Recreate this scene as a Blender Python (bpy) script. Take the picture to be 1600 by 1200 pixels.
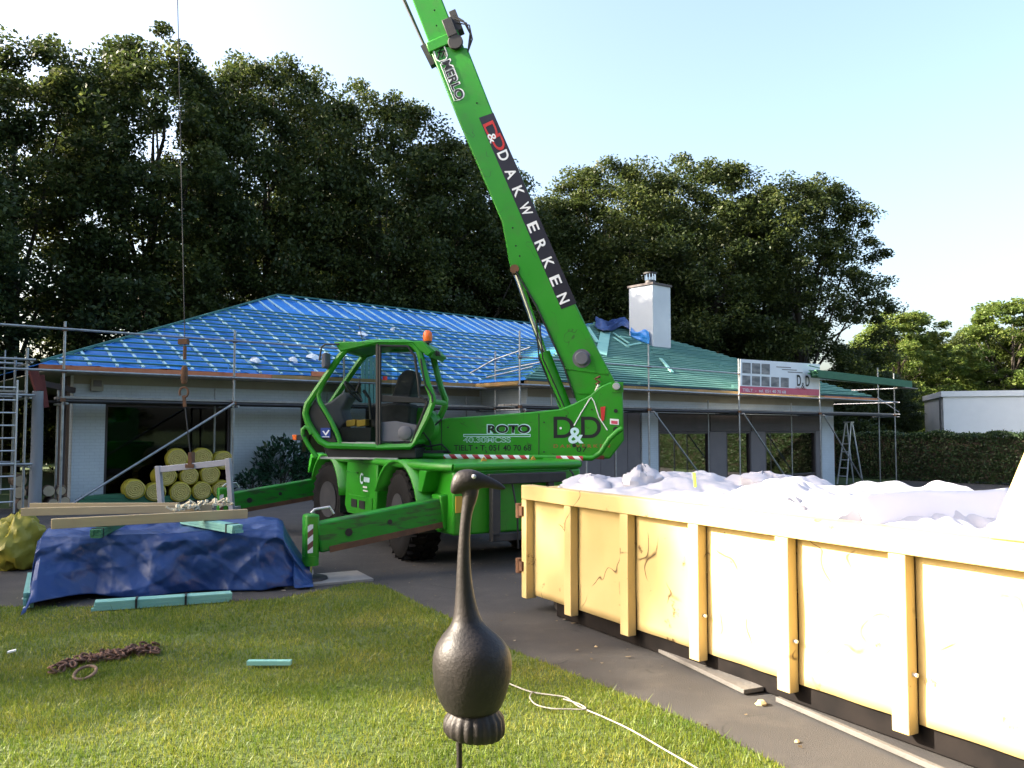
import bpy, math, random
import numpy as np
from mathutils import Vector, Matrix
for o in list(bpy.data.objects): bpy.data.objects.remove(o)
S = bpy.context.scene
COL = S.collection
R = math.radians
# ---------------------------------------------------------------- camera, sky, sun, exposure
CAMZ = 1.75; PITCH = R(3.1); F = 1280.0
cd = bpy.data.cameras.new('camera'); cam = bpy.data.objects.new('camera', cd); COL.objects.link(cam)
cam.location = (0, 0, CAMZ); cam.rotation_euler = (R(90)+PITCH, 0, 0)
cd.sensor_width = 36; cd.lens = 36*F/1600; cd.clip_end = 2000; cd.clip_start = .05
S.camera = cam
SUN_EL = R(27.5)
S.render.engine = 'CYCLES'
S.cycles.max_bounces = 5; S.cycles.diffuse_bounces = 2; S.cycles.glossy_bounces = 3; S.cycles.transmission_bounces = 3; S.cycles.transparent_max_bounces = 10; S.cycles.use_denoising = True; S.cycles.sample_clamp_indirect = 8
w = bpy.data.worlds.new('World'); S.world = w; w.use_nodes = True
nt = w.node_tree; bg = nt.nodes['Background']
sky = nt.nodes.new('ShaderNodeTexSky'); sky.sky_type = 'NISHITA'; sky.sun_disc = False
sky.sun_elevation = SUN_EL; sky.sun_rotation = R(-90); sky.air_density = 1.0; sky.dust_density = 5.0; sky.ozone_density = 1.0
nt.links.new(sky.outputs[0], bg.inputs[0]); bg.inputs[1].default_value = .112
sl = bpy.data.lights.new('sun', 'SUN'); sl.energy = 5.0; sl.angle = R(.5); sl.color = (1, .9, .74)
so = bpy.data.objects.new('sun', sl); COL.objects.link(so); so.rotation_euler = (0, -(R(90)-SUN_EL), 0); so.location = (-40, 0, 30)
S.view_settings.view_transform = 'Standard'; S.view_settings.look = 'None'; S.view_settings.gamma = 1
S.view_settings.exposure = 2.28
S.view_settings.use_curve_mapping = False

# ---------------------------------------------------------------- projection helpers (photo pixel -> point on a real plane)
def ray(px, py):
    x = (px-800)/F; y = -(py-600)/F
    return Vector((x, math.cos(PITCH)-y*math.sin(PITCH), math.sin(PITCH)+y*math.cos(PITCH)))
CAM = Vector((0, 0, CAMZ))
def onplane(px, py, P, N):
    d = ray(px, py); return CAM + d*((P-CAM).dot(N)/d.dot(N))
def gnd(px, py, z=0.0): return onplane(px, py, Vector((0, 0, z)), Vector((0, 0, 1)))
def project(p):
    q = Vector(p)-CAM; f = Vector((0, math.cos(PITCH), math.sin(PITCH))); u = Vector((0, -math.sin(PITCH), math.cos(PITCH)))
    d = q.dot(f); return 800+F*q.x/d, 600-F*q.dot(u)/d
# ---------------------------------------------------------------- mesh helpers
class MB:
    def __init__(s): s.v = []; s.f = []
    def add(s, vs, fs):
        k = len(s.v); s.v += [tuple(v) for v in vs]; s.f += [tuple(i+k for i in f) for f in fs]; return s
    def box(s, c, size, ax=None):
        c = Vector(c); X, Y, Z = ax if ax else (Vector((1,0,0)), Vector((0,1,0)), Vector((0,0,1)))
        X = Vector(X)*size[0]/2; Y = Vector(Y)*size[1]/2; Z = Vector(Z)*size[2]/2
        vs = [c+X*i+Y*j+Z*k for i, j, k in ((-1,-1,-1),(1,-1,-1),(1,1,-1),(-1,1,-1),(-1,-1,1),(1,-1,1),(1,1,1),(-1,1,1))]
        return s.add(vs, [(3,2,1,0),(4,5,6,7),(0,1,5,4),(1,2,6,5),(2,3,7,6),(3,0,4,7)])
    def bar(s, p0, p1, wd, ht, up=Vector((0,0,1))):
        p0 = Vector(p0); p1 = Vector(p1); X = (p1-p0); L = X.length; X.normalize()
        Y = Vector(up).cross(X).normalized(); Z = X.cross(Y)
        return s.box((p0+p1)/2, (L, wd, ht), (X, Y, Z))
    def tube(s, pts, r, n=8, cap=True):
        pts = [Vector(p) for p in pts]; rr = r if isinstance(r, (list, tuple)) else [r]*len(pts); vs = []; fs = []
        prev = None
        for i, p in enumerate(pts):
            t = (pts[min(i+1, len(pts)-1)]-pts[max(i-1, 0)]).normalized()
            a = prev if prev is not None else (Vector((0,0,1)) if abs(t.z) < .9 else Vector((1,0,0)))
            b = t.cross(a).normalized(); a = b.cross(t).normalized(); prev = a
            for k in range(n):
                th = 2*math.pi*k/n; vs.append(p+(a*math.cos(th)+b*math.sin(th))*rr[i])
        for i in range(len(pts)-1):
            for k in range(n):
                k2 = (k+1) % n; fs.append((i*n+k, i*n+k2, (i+1)*n+k2, (i+1)*n+k))
        if cap: fs.append(tuple(range(n))[::-1]); fs.append(tuple((len(pts)-1)*n+k for k in range(n)))
        return s.add(vs, fs)
    def prism(s, pts, off):
        pts = [Vector(p) for p in pts]; off = Vector(off); n = len(pts)
        fs = [tuple(range(n)), tuple(n+i for i in range(n))[::-1]]+[(i, n+i, n+(i+1) % n, (i+1) % n) for i in range(n)]
        return s.add(pts+[p+off for p in pts], fs)
    def lathe(s, c, axis, prof, n=24):
        c = Vector(c); t = Vector(axis).normalized(); a = (Vector((0,0,1)) if abs(t.z) < .9 else Vector((1,0,0)))
        b = t.cross(a).normalized(); a = b.cross(t); vs = []; fs = []
        for r, h in prof:
            for k in range(n):
                th = 2*math.pi*k/n; vs.append(c+t*h+(a*math.cos(th)+b*math.sin(th))*r)
        m = len(prof)
        for i in range(m-1):
            for k in range(n):
                k2 = (k+1) % n; fs.append((i*n+k, i*n+k2, (i+1)*n+k2, (i+1)*n+k))
        fs.append(tuple(range(n))[::-1]); fs.append(tuple((m-1)*n+k for k in range(n)))
        return s.add(vs, fs)
def mesh_obj(name, me, mat, parent=None):
    o = bpy.data.objects.new(name, me); COL.objects.link(o)
    if mat is not None and not me.materials: me.materials.append(mat)
    if parent is not None:
        o.parent = parent
        if parent.type == 'EMPTY': o.matrix_parent_inverse = Matrix.Translation(-parent.location)
    return o
def build(name, mb, mat, parent=None, smooth=False, bevel=0):
    me = bpy.data.meshes.new(name); me.from_pydata(mb.v, [], mb.f); me.update()
    o = mesh_obj(name, me, mat, parent)
    if smooth:
        me.polygons.foreach_set('use_smooth', [True]*len(me.polygons)); me.set_sharp_from_angle(angle=R(40))
    if bevel:
        b = o.modifiers.new('bevel', 'BEVEL'); b.width = bevel; b.segments = 2; b.limit_method = 'ANGLE'; b.angle_limit = R(40)
        if not smooth: me.polygons.foreach_set('use_smooth', [True]*len(me.polygons)); me.set_sharp_from_angle(angle=R(75))
    return o
def np_mesh(name, V, Fc):
    me = bpy.data.meshes.new(name); V = np.asarray(V, dtype=np.float32); Fc = np.asarray(Fc, dtype=np.int32); k = Fc.shape[1]
    me.vertices.add(len(V)); me.vertices.foreach_set('co', V.ravel())
    me.loops.add(Fc.size); me.loops.foreach_set('vertex_index', Fc.ravel())
    me.polygons.add(len(Fc)); me.polygons.foreach_set('loop_start', np.arange(0, Fc.size, k, dtype=np.int32))
    me.update(calc_edges=True); return me
def tag(o, label=None, cat=None, group=None, kind=None):
    if label: o['label'] = label
    if cat: o['category'] = cat
    if group: o['group'] = group
    if kind: o['kind'] = kind
    return o
def empty(name, loc, label, cat, group=None):
    o = bpy.data.objects.new(name, None); COL.objects.link(o); o.location = loc; o.empty_display_size = .2
    return tag(o, label, cat, group)
# ---------------------------------------------------------------- procedural materials
def M(name, c1, c2=None, scale=4, rough=.6, metal=0, bump=0, bscale=30, spec=.4, dirt=None, coat=0, rvar=.1, trans=0, stretch=None, scratch=None, brick=None):
    m = bpy.data.materials.new(name); m.use_nodes = True; t = m.node_tree; n = t.nodes; L = t.links
    p = n['Principled BSDF']; p.inputs['Metallic'].default_value = metal; p.inputs['Specular IOR Level'].default_value = spec
    if coat: p.inputs['Coat Weight'].default_value = coat; p.inputs['Coat Roughness'].default_value = .112
    tc = n.new('ShaderNodeTexCoord'); co = tc.outputs['Object']
    if stretch:
        mp = n.new('ShaderNodeMapping'); mp.inputs['Scale'].default_value = stretch; L.new(co, mp.inputs[0]); co = mp.outputs[0]
    nz = n.new('ShaderNodeTexNoise'); nz.inputs['Scale'].default_value = scale; nz.inputs['Detail'].default_value = 6; L.new(co, nz.inputs['Vector'])
    mx = n.new('ShaderNodeMix'); mx.data_type = 'RGBA'; mx.inputs[6].default_value = (*c1, 1); mx.inputs[7].default_value = (*(c2 or c1), 1)
    rp = n.new('ShaderNodeMapRange'); rp.inputs[1].default_value = .3; rp.inputs[2].default_value = .7
    L.new(nz.outputs[0], rp.inputs[0]); L.new(rp.outputs[0], mx.inputs[0]); col = mx.outputs[2]
    if dirt:
        dc, ds, lo, hi, am = dirt
        n2 = n.new('ShaderNodeTexNoise'); n2.inputs['Scale'].default_value = ds; n2.inputs['Detail'].default_value = 9; n2.inputs['Roughness'].default_value = .65; L.new(co, n2.inputs['Vector'])
        r2 = n.new('ShaderNodeMapRange'); r2.inputs[1].default_value = lo; r2.inputs[2].default_value = hi; r2.inputs[4].default_value = am; L.new(n2.outputs[0], r2.inputs[0])
        m2 = n.new('ShaderNodeMix'); m2.data_type = 'RGBA'; L.new(r2.outputs[0], m2.inputs[0]); L.new(col, m2.inputs[6]); m2.inputs[7].default_value = (*dc, 1); col = m2.outputs[2]
    if scratch:      # thin curved scrape lines, broken up by a second noise
        sc_c, s1, wdt, am = scratch
        a1 = n.new('ShaderNodeTexNoise'); a1.inputs['Scale'].default_value = s1; a1.inputs['Detail'].default_value = 1.5; a1.inputs['Distortion'].default_value = .35; L.new(co, a1.inputs['Vector'])
        a2 = n.new('ShaderNodeMath'); a2.operation = 'SUBTRACT'; a2.inputs[1].default_value = .5; L.new(a1.outputs[0], a2.inputs[0])
        a3 = n.new('ShaderNodeMath'); a3.operation = 'ABSOLUTE'; L.new(a2.outputs[0], a3.inputs[0])
        a4 = n.new('ShaderNodeMapRange'); a4.inputs[1].default_value = wdt; a4.inputs[2].default_value = 0; L.new(a3.outputs[0], a4.inputs[0])
        a5 = n.new('ShaderNodeTexNoise'); a5.inputs['Scale'].default_value = 2.7; a5.inputs['Detail'].default_value = 5; L.new(co, a5.inputs['Vector'])
        a6 = n.new('ShaderNodeMapRange'); a6.inputs[1].default_value = .52; a6.inputs[2].default_value = .6; a6.inputs[4].default_value = am; L.new(a5.outputs[0], a6.inputs[0])
        a7 = n.new('ShaderNodeMath'); a7.operation = 'MULTIPLY'; L.new(a4.outputs[0], a7.inputs[0]); L.new(a6.outputs[0], a7.inputs[1])
        m4 = n.new('ShaderNodeMix'); m4.data_type = 'RGBA'; L.new(a7.outputs[0], m4.inputs[0]); L.new(col, m4.inputs[6]); m4.inputs[7].default_value = (*sc_c, 1); col = m4.outputs[2]
    if brick:        # painted brickwork: faint joints along the wall direction
        d1 = n.new('ShaderNodeVectorMath'); d1.operation = 'DOT_PRODUCT'; d1.inputs[1].default_value = brick; L.new(co, d1.inputs[0])
        sx = n.new('ShaderNodeSeparateXYZ'); L.new(co, sx.inputs[0]); cx = n.new('ShaderNodeCombineXYZ'); L.new(d1.outputs['Value'], cx.inputs[0]); L.new(sx.outputs[2], cx.inputs[1])
        bk = n.new('ShaderNodeTexBrick'); bk.inputs['Scale'].default_value = 1.0; bk.inputs['Brick Width'].default_value = .22; bk.inputs['Row Height'].default_value = .075; bk.inputs['Mortar Size'].default_value = .007; bk.inputs['Mortar Smooth'].default_value = .3
        bk.inputs['Color1'].default_value = (1,1,1,1); bk.inputs['Color2'].default_value = (.97,.97,.97,1); bk.inputs['Mortar'].default_value = (.86,.86,.86,1); L.new(cx.outputs[0], bk.inputs['Vector'])
        m5 = n.new('ShaderNodeMix'); m5.data_type = 'RGBA'; m5.blend_type = 'MULTIPLY'; m5.inputs[0].default_value = 1; L.new(col, m5.inputs[6]); L.new(bk.outputs[0], m5.inputs[7]); col = m5.outputs[2]
    L.new(col, p.inputs['Base Color'])
    rr = n.new('ShaderNodeMapRange'); rr.inputs[3].default_value = max(.02, rough-rvar); rr.inputs[4].default_value = min(1, rough+rvar); L.new(nz.outputs[0], rr.inputs[0]); L.new(rr.outputs[0], p.inputs['Roughness'])
    if bump:
        n3 = n.new('ShaderNodeTexNoise'); n3.inputs['Scale'].default_value = bscale; n3.inputs['Detail'].default_value = 5; L.new(co, n3.inputs['Vector'])
        bp = n.new('ShaderNodeBump'); bp.inputs['Strength'].default_value = bump; bp.inputs['Distance'].default_value = .02; L.new(n3.outputs[0], bp.inputs['Height']); L.new(bp.outputs[0], p.inputs['Normal'])
    if trans:
        tr = n.new('ShaderNodeBsdfTranslucent'); L.new(col, tr.inputs[0]); ms = n.new('ShaderNodeMixShader'); ms.inputs[0].default_value = trans
        L.new(p.outputs[0], ms.inputs[1]); L.new(tr.outputs[0], ms.inputs[2]); L.new(ms.outputs[0], n['Material Output'].inputs[0])
    return m
def leafmat(name, cols, trans=.35, rough=.5, ns=.45):
    m = bpy.data.materials.new(name); m.use_nodes = True; t = m.node_tree; n = t.nodes; L = t.links; p = n['Principled BSDF']
    g = n.new('ShaderNodeNewGeometry'); rp = n.new('ShaderNodeValToRGB'); e = rp.color_ramp.elements
    e[0].color = (*cols[0], 1); e[1].color = (*cols[-1], 1)
    for i, c in enumerate(cols[1:-1]): k = e.new((i+1)/(len(cols)-1)); k.color = (*c, 1)
    tc = n.new('ShaderNodeTexCoord'); nz = n.new('ShaderNodeTexNoise'); nz.inputs['Scale'].default_value = ns; L.new(tc.outputs['Object'], nz.inputs[0])
    ad = n.new('ShaderNodeMath'); ad.operation = 'MULTIPLY_ADD'; ad.inputs[1].default_value = .55; L.new(g.outputs['Random Per Island'], ad.inputs[0])
    mr = n.new('ShaderNodeMapRange'); mr.inputs[1].default_value = .3; mr.inputs[2].default_value = .7; mr.inputs[4].default_value = .45; L.new(nz.outputs[0], mr.inputs[0]); L.new(mr.outputs[0], ad.inputs[2])
    L.new(ad.outputs[0], rp.inputs[0]); L.new(rp.outputs[0], p.inputs['Base Color']); p.inputs['Roughness'].default_value = rough; p.inputs['Specular IOR Level'].default_value = .35
    tr = n.new('ShaderNodeBsdfTranslucent'); L.new(rp.outputs[0], tr.inputs[0]); ms = n.new('ShaderNodeMixShader'); ms.inputs[0].default_value = trans
    L.new(p.outputs[0], ms.inputs[1]); L.new(tr.outputs[0], ms.inputs[2]); L.new(ms.outputs[0], n['Material Output'].inputs[0])
    return m
def glassmat(name, tint=(.8,.85,.85), refl=.12):
    m = bpy.data.materials.new(name); m.use_nodes = True; t = m.node_tree; n = t.nodes; L = t.links
    n.remove(n['Principled BSDF']); a = n.new('ShaderNodeBsdfTransparent'); a.inputs[0].default_value = (*tint, 1)
    b = n.new('ShaderNodeBsdfGlossy'); b.inputs['Roughness'].default_value = .03
    lw = n.new('ShaderNodeLayerWeight'); lw.inputs[0].default_value = .25; mr = n.new('ShaderNodeMapRange'); mr.inputs[3].default_value = refl; mr.inputs[4].default_value = .6; L.new(lw.outputs['Facing'], mr.inputs[0]); mr.interpolation_type = 'SMOOTHERSTEP'; mr.inputs[1].default_value = .35
    ms = n.new('ShaderNodeMixShader'); L.new(mr.outputs[0], ms.inputs[0]); L.new(a.outputs[0], ms.inputs[1]); L.new(b.outputs[0], ms.inputs[2]); L.new(ms.outputs[0], n['Material Output'].inputs[0])
    return m
def stripemat(name, ca, cb, direction, period):
    m = bpy.data.materials.new(name); m.use_nodes = True; t = m.node_tree; n = t.nodes; L = t.links; p = n['Principled BSDF']; p.inputs['Roughness'].default_value = .4
    tc = n.new('ShaderNodeTexCoord'); d = n.new('ShaderNodeVectorMath'); d.operation = 'DOT_PRODUCT'; d.inputs[1].default_value = direction; L.new(tc.outputs['Object'], d.inputs[0])
    a = n.new('ShaderNodeMath'); a.operation = 'DIVIDE'; a.inputs[1].default_value = period; L.new(d.outputs['Value'], a.inputs[0])
    b = n.new('ShaderNodeMath'); b.operation = 'FRACT'; L.new(a.outputs[0], b.inputs[0]); c = n.new('ShaderNodeMath'); c.operation = 'GREATER_THAN'; c.inputs[1].default_value = .5; L.new(b.outputs[0], c.inputs[0])
    mx = n.new('ShaderNodeMix'); mx.data_type = 'RGBA'; mx.inputs[6].default_value = (*ca, 1); mx.inputs[7].default_value = (*cb, 1); L.new(c.outputs[0], mx.inputs[0]); L.new(mx.outputs[2], p.inputs['Base Color'])
    return m
MT = dict(
 asphalt=M('asphalt', (.045,.042,.042), (.068,.063,.061), 1.2, .9, bump=.6, bscale=220, dirt=((.1,.09,.08), 2.5, .5, .75, .55), scratch=((.02,.02,.02), .7, .006, .7)),
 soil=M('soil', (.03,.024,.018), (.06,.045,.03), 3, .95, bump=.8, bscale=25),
 turf=M('turf', (.045,.075,.014), (.085,.105,.025), 1.5, .95, bump=.6, bscale=60, dirt=((.13,.11,.045), 1.1, .52, .72, .6)),
 meadow=M('meadow', (.035,.07,.015), (.06,.09,.03), .6, .95),
 green=M('crane_green', (.018,.235,.008), (.024,.265,.010), 2, .42, spec=.45, bump=.03, bscale=30, coat=.1, rvar=.16, dirt=((.06,.12,.035), 3.5, .5, .8, .55), scratch=((.03,.06,.02), 3.5, .01, .8)),
 greenworn=M('worn_green', (.012,.2,.014), (.015,.25,.02), 3, .45, dirt=((.035,.05,.03), 4, .48, .62, .75), stretch=(1,1,5)),
 black=M('black_plastic', (.014,.014,.016), (.024,.024,.026), 6, .5),
 dark=M('dark_steel', (.03,.03,.033), (.06,.055,.055), 4, .6, .3),
 rubber=M('tyre_rubber', (.009,.009,.010), (.016,.015,.015), 6, .92, spec=.15, bump=.2),
 rim=M('rim_grey', (.03,.033,.04), (.05,.05,.057), 5, .65, .1),
 chrome=M('chrome', (.75,.75,.76), None, 4, .12, 1.0),
 steel=M('galvanised', (.26,.27,.28), (.4,.41,.42), 9, .42, .75, dirt=((.2,.18,.16), 12, .6, .75, .5)),
 alu=M('aluminium', (.5,.5,.52), (.62,.62,.63), 8, .4, .6),
 greypaint=M('grey_paint', (.36,.34,.37), (.45,.43,.46), 6, .5),
 white=M('white_paint', (.8,.81,.82), (.76,.77,.78), 2, .6),
 brickwhite=M('white_brick', (.6,.64,.67), (.54,.58,.61), 1.3, .8, bump=.25, bscale=14, brick=(.76,.65,0), dirt=((.4,.42,.42), 1.4, .55, .8, .5)),
 chim=M('chimney_render', (.54,.57,.61), (.46,.49,.53), .8, .85, bump=.15, bscale=30, dirt=((.4,.42,.44), 1.6, .6, .8, .6)),
 soffit=M('soffit_beige', (.36,.33,.26), (.31,.28,.22), 2, .7),
 slate=M('grey_boards', (.165,.14,.14), (.2,.17,.165), 2, .7),
 brown=M('dark_brown_wood', (.05,.036,.036), (.075,.055,.055), 3, .55),
 copper=M('copper', (.42,.13,.07), (.52,.2,.11), 2.5, .38, .6, dirt=((.62,.3,.16), 1.3, .55, .7, .7)),
 fascia=M('fascia_wood', (.4,.24,.08), (.3,.2,.08), 2, .7, dirt=((.55,.27,.12), 1.1, .55, .65, .7)),
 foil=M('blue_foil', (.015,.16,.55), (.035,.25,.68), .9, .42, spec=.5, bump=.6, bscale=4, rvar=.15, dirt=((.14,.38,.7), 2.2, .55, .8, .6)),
 foilshade=M('shade_dark_underlay', (.012,.05,.085), (.018,.07,.1), 2, .7),  # underlay colour darkened to stand for the shadows between close-set battens
 tarp=M('blue_tarp', (.010,.036,.14), (.016,.052,.19), 1.5, .38, spec=.5, bump=.5, bscale=9, rvar=.1, dirt=((.1,.16,.42), 6, .58, .8, .4)),
 batten=M('treated_batten', (.03,.13,.12), (.05,.18,.16), 3, .75),
 batten2=M('treated_batten_green', (.055,.165,.145), (.085,.21,.18), 2, .75, dirt=((.03,.15,.11), 1.5, .5, .7, .6)),
 counter=M('pale_counter_batten', (.4,.62,.68), (.5,.7,.72), 3, .7),
 teal=M('teal_lath', (.15,.37,.34), (.22,.44,.39), 3, .7),
 bundle=M('green_bundle', (.03,.13,.07), (.05,.17,.09), 3, .7),
 timber=M('sawn_timber', (.44,.34,.19), (.38,.29,.17), 4, .75, stretch=(1,1,6), dirt=((.32,.2,.1), 7, .66, .74, .8)),
 oldboard=M('weathered_board', (.24,.22,.2), (.32,.3,.27), 5, .9, bump=.3),
  groundboard=M('dirty_ground_board', (.1,.092,.085), (.14,.13,.12), 5, .9, bump=.3),
 skid_shade=M('shade_black_steel', (.008,.007,.007), (.016,.013,.012), 6, .9, spec=.1),  # steel darkened to carry the shade under the container
 cream=M('container_cream', (.6,.46,.22), (.54,.4,.17), 1.2, .55, spec=.35, bump=.1, bscale=5, dirt=((.08,.03,.008), 4.6, .635, .69, .9), scratch=((.06,.026,.01), 2.2, .012, 1.0)),
 rust=M('rusty_steel', (.1,.05,.03), (.17,.08,.04), 8, .85),
 sheet=M('white_sheeting', (.56,.55,.59), (.46,.45,.5), 2, .5, trans=.12),
 foam=M('lilac_white_foam', (.7,.69,.75), (.66,.65,.71), 1.5, .7),
 bronze=M('patinated_bronze', (.013,.011,.011), (.024,.019,.018), 6, .52, .2, bump=.12, bscale=90, dirt=((.05,.04,.036), 22, .52, .75, .5)),
 yellow=M('yellow_film', (.62,.5,.05), (.5,.4,.04), 7, .4, bump=.3, bscale=20, trans=.15),
 wool=M('glass_wool', (.62,.5,.17), (.5,.4,.13), 20, .9, bump=.5, bscale=60),
 yellowbag=M('yellow_bag', (.42,.37,.05), (.34,.3,.04), 4, .38, bump=.5, bscale=9, trans=.2),
 seat=M('seat_fabric', (.025,.025,.03), (.045,.045,.05), 12, .85),
 greyplastic=M('grey_plastic', (.1,.1,.125), (.14,.14,.165), 5, .6),
 orange=M('orange_lens', (.85,.16,.03), None, 4, .2),
 ochre=M('ochre_panel', (.55,.33,.04), (.48,.28,.04), 3, .6),
 red=M('red_print', (.5,.03,.03), None, 4, .5), darkred=M('dark_red_paint', (.11,.02,.018), (.16,.035,.03), 4, .6),
 ink=M('black_print', (.012,.012,.016), None, 4, .45), inkpanel=M('black_sticker', (.02,.018,.028), None, 4, .35),
 pale=M('pale_blue_print', (.55,.75,.82), None, 4, .5), white2=M('white_print', (.8,.8,.82), None, 4, .5), faded=M('faded_red_print', (.26,.1,.03), None, 4, .6),
 navy=M('navy_print', (.02,.05,.26), None, 4, .4), pink=M('banner_red', (.55,.06,.12), (.6,.1,.16), 2, .5), photo=M('printed_photo', (.05,.055,.07), (.3,.28,.27), 2.2, .5, stretch=(1,1,3)),
 bark=M('bark', (.05,.04,.032), (.09,.075,.06), 5, .95, bump=.8, bscale=12, stretch=(1,1,.25)),
 greytrunk=M('weathered_post', (.2,.21,.23), (.3,.31,.33), 3, .85, bump=.4, stretch=(1,1,.3)),
 log=M('firewood_bark', (.09,.06,.045), (.2,.14,.1), 6, .95, bump=.7), cut=M('cut_wood', (.5,.4,.28), (.42,.33,.22), 8, .9),
 cable=M('grey_cable', (.3,.28,.25), (.22,.2,.18), 6, .6), chain=M('rusty_chain', (.1,.055,.04), (.18,.1,.07), 14, .75, .3),
 glass=glassmat('cab_glass', (.66,.71,.7), .025), wglass=glassmat('window_glass', (.3,.31,.31), .03), wglass2=glassmat('bright_window_glass', (.3,.3,.28), .42),
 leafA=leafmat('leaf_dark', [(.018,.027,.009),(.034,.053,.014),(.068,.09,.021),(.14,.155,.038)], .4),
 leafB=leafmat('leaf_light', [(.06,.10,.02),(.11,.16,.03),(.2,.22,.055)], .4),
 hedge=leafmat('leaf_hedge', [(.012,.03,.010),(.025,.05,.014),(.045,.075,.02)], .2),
 shrub=leafmat('leaf_shrub', [(.012,.04,.02),(.02,.06,.03),(.035,.085,.04)], .15, .3),
 grass=leafmat('grass_blade', [(.055,.12,.010),(.115,.175,.016),(.21,.24,.03),(.38,.33,.08)], .4, .5, 1.3),
)
FONT = bpy.data.fonts.load('<builtin>') if '<builtin>' in bpy.data.fonts else None
def text(name, s, org, dx, up, h, mat, parent, bold=0., wid=None, ext=.002, lift=.0):
    """flat lettering: baseline start org, reading along dx, cap height h"""
    c = bpy.data.curves.new(name, 'FONT'); c.body = s; c.size = 1.0; c.offset = bold; c.extrude = 0; c.fill_mode = 'FRONT'
    t = bpy.data.objects.new(name, c); COL.objects.link(t); dg = bpy.context.evaluated_depsgraph_get(); dg.update()
    me = bpy.data.meshes.new_from_object(t.evaluated_get(dg)); bpy.data.objects.remove(t); bpy.data.curves.remove(c)
    n = len(me.vertices); co = np.zeros(n*3, np.float32); me.vertices.foreach_get('co', co); co = co.reshape(-1, 3)
    x0, x1 = co[:,0].min(), co[:,0].max(); cap = .69
    sy = h/cap; sx = (wid/(x1-x0)) if wid else sy
    dx = Vector(dx).normalized(); up = Vector(up); up = (up-dx*up.dot(dx)).normalized(); nn = dx.cross(up)
    V = [Vector(org)+dx*float((p[0]-x0)*sx)+up*float(p[1]*sy)+nn*(lift+ext) for p in co]
    me.vertices.foreach_set('co', [k for v in V for k in v]); me.update(); me.materials.clear(); me.materials.append(mat)
    return mesh_obj(name, me, mat, parent)
# ================================================================ GROUND
def gz(x, y):
    """the site falls gently towards the right end of the house"""
    s = max(0, min(1, (y-15)/18)); t = max(0, min(1, (x+1)/9)); return -.85*(s*s*(3-2*s))*(t*t*(3-2*t))
def inside1(x, y, poly):
    c = False
    for i in range(len(poly)):
        x1, y1 = poly[i]; x2, y2 = poly[i-1]
        if (y1 > y) != (y2 > y) and x < (x2-x1)*(y-y1)/(y2-y1)+x1: c = not c
    return c
def terrain(name, xs, ys, z, mat, poly=None):
    V = [(x, y, gz(x, y)+z) for y in ys for x in xs]; nx = len(xs); Fc = []
    for j in range(len(ys)-1):
        for i in range(nx-1):
            if poly and not inside1((xs[i]+xs[i+1])/2, (ys[j]+ys[j+1])/2, poly): continue
            k = j*nx+i; Fc.append((k, k+1, k+nx+1, k+nx))
    mb = MB(); mb.add(V, Fc); o = build(name, mb, mat, None, True); tag(o, kind='structure'); return o
def sheet(name, pts, z, mat, kind='structure'):
    mb = MB(); mb.add([(p[0], p[1], z) for p in pts], [tuple(range(len(pts)))]); o = build(name, mb, mat); tag(o, kind=kind); return o
terrain('ground', [-400,-150,-60,-30,-15]+[-14+i for i in range(70)]+[70,120,400], [-300,-100,-30]+[-20+i*2 for i in range(70)]+[200,600], 0, MT['meadow'])
# house frame: a along the front, b outwards
O = Vector((-10.2, 17.7, 0)); U = Vector((.76, .65, 0)); N = Vector((.65, -.76, 0)); Z = Vector((0, 0, 1))
def H(a, b, z=0): return O+U*a+N*b+Z*z
def a_at(px, b):
    k = (px-800)/F; p = H(0, b); return (k*p.y-p.x)/(U.x-k*U.y)
terrain('driveway', [-16+.5*i for i in range(118)], [-12+.5*i for i in range(130)], .004, MT['asphalt'], [tuple(H(-6,-.8)[:2]), tuple(H(12.4,-.8)[:2]), tuple(H(12.4,1.5)[:2]), tuple(H(45,1.5)[:2]), (40,44), (38,20), (22,-12), (-2,-12), (-16,4)])
edge = [gnd(*p)[:2] for p in ((-120,951),(0,950),(150,950),(300,946),(430,938),(500,925),(560,911),(600,917),(650,943),(700,965),(800,1018),(900,1058),(1000,1097),(1100,1140),(1220,1200))]
LAWN = [(-14, 7.6)]+edge+[(2.3,2.4),(3.4,.2),(4.2,-2),(4.2,-8),(-14,-8)]
sheet('lawn', LAWN, .012, MT['turf'])
LAWN2 = [(-13,16.5),(-14,10.2),(-7.6,10.0),(-6.7,12),(-9.2,15.2)]
sheet('side_lawn', LAWN2, .010, MT['turf'])
BED = [H(5.0,-.8)[:2], H(11.9,-.8)[:2], H(11.9,.9)[:2], H(5.0,.9)[:2]]
sheet('planting_bed', BED, .02, MT['soil'])
rng = np.random.default_rng(7)
def inpoly(P, poly):
    x, y = P[:,0], P[:,1]; ins = np.zeros(len(P), bool); n = len(poly)
    for i in range(n):
        x1, y1 = poly[i]; x2, y2 = poly[(i+1) % n]
        c = ((y1 > y) != (y2 > y)) & (x < (x2-x1)*(y-y1)/(y2-y1+1e-12)+x1); ins ^= c
    return ins
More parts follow.
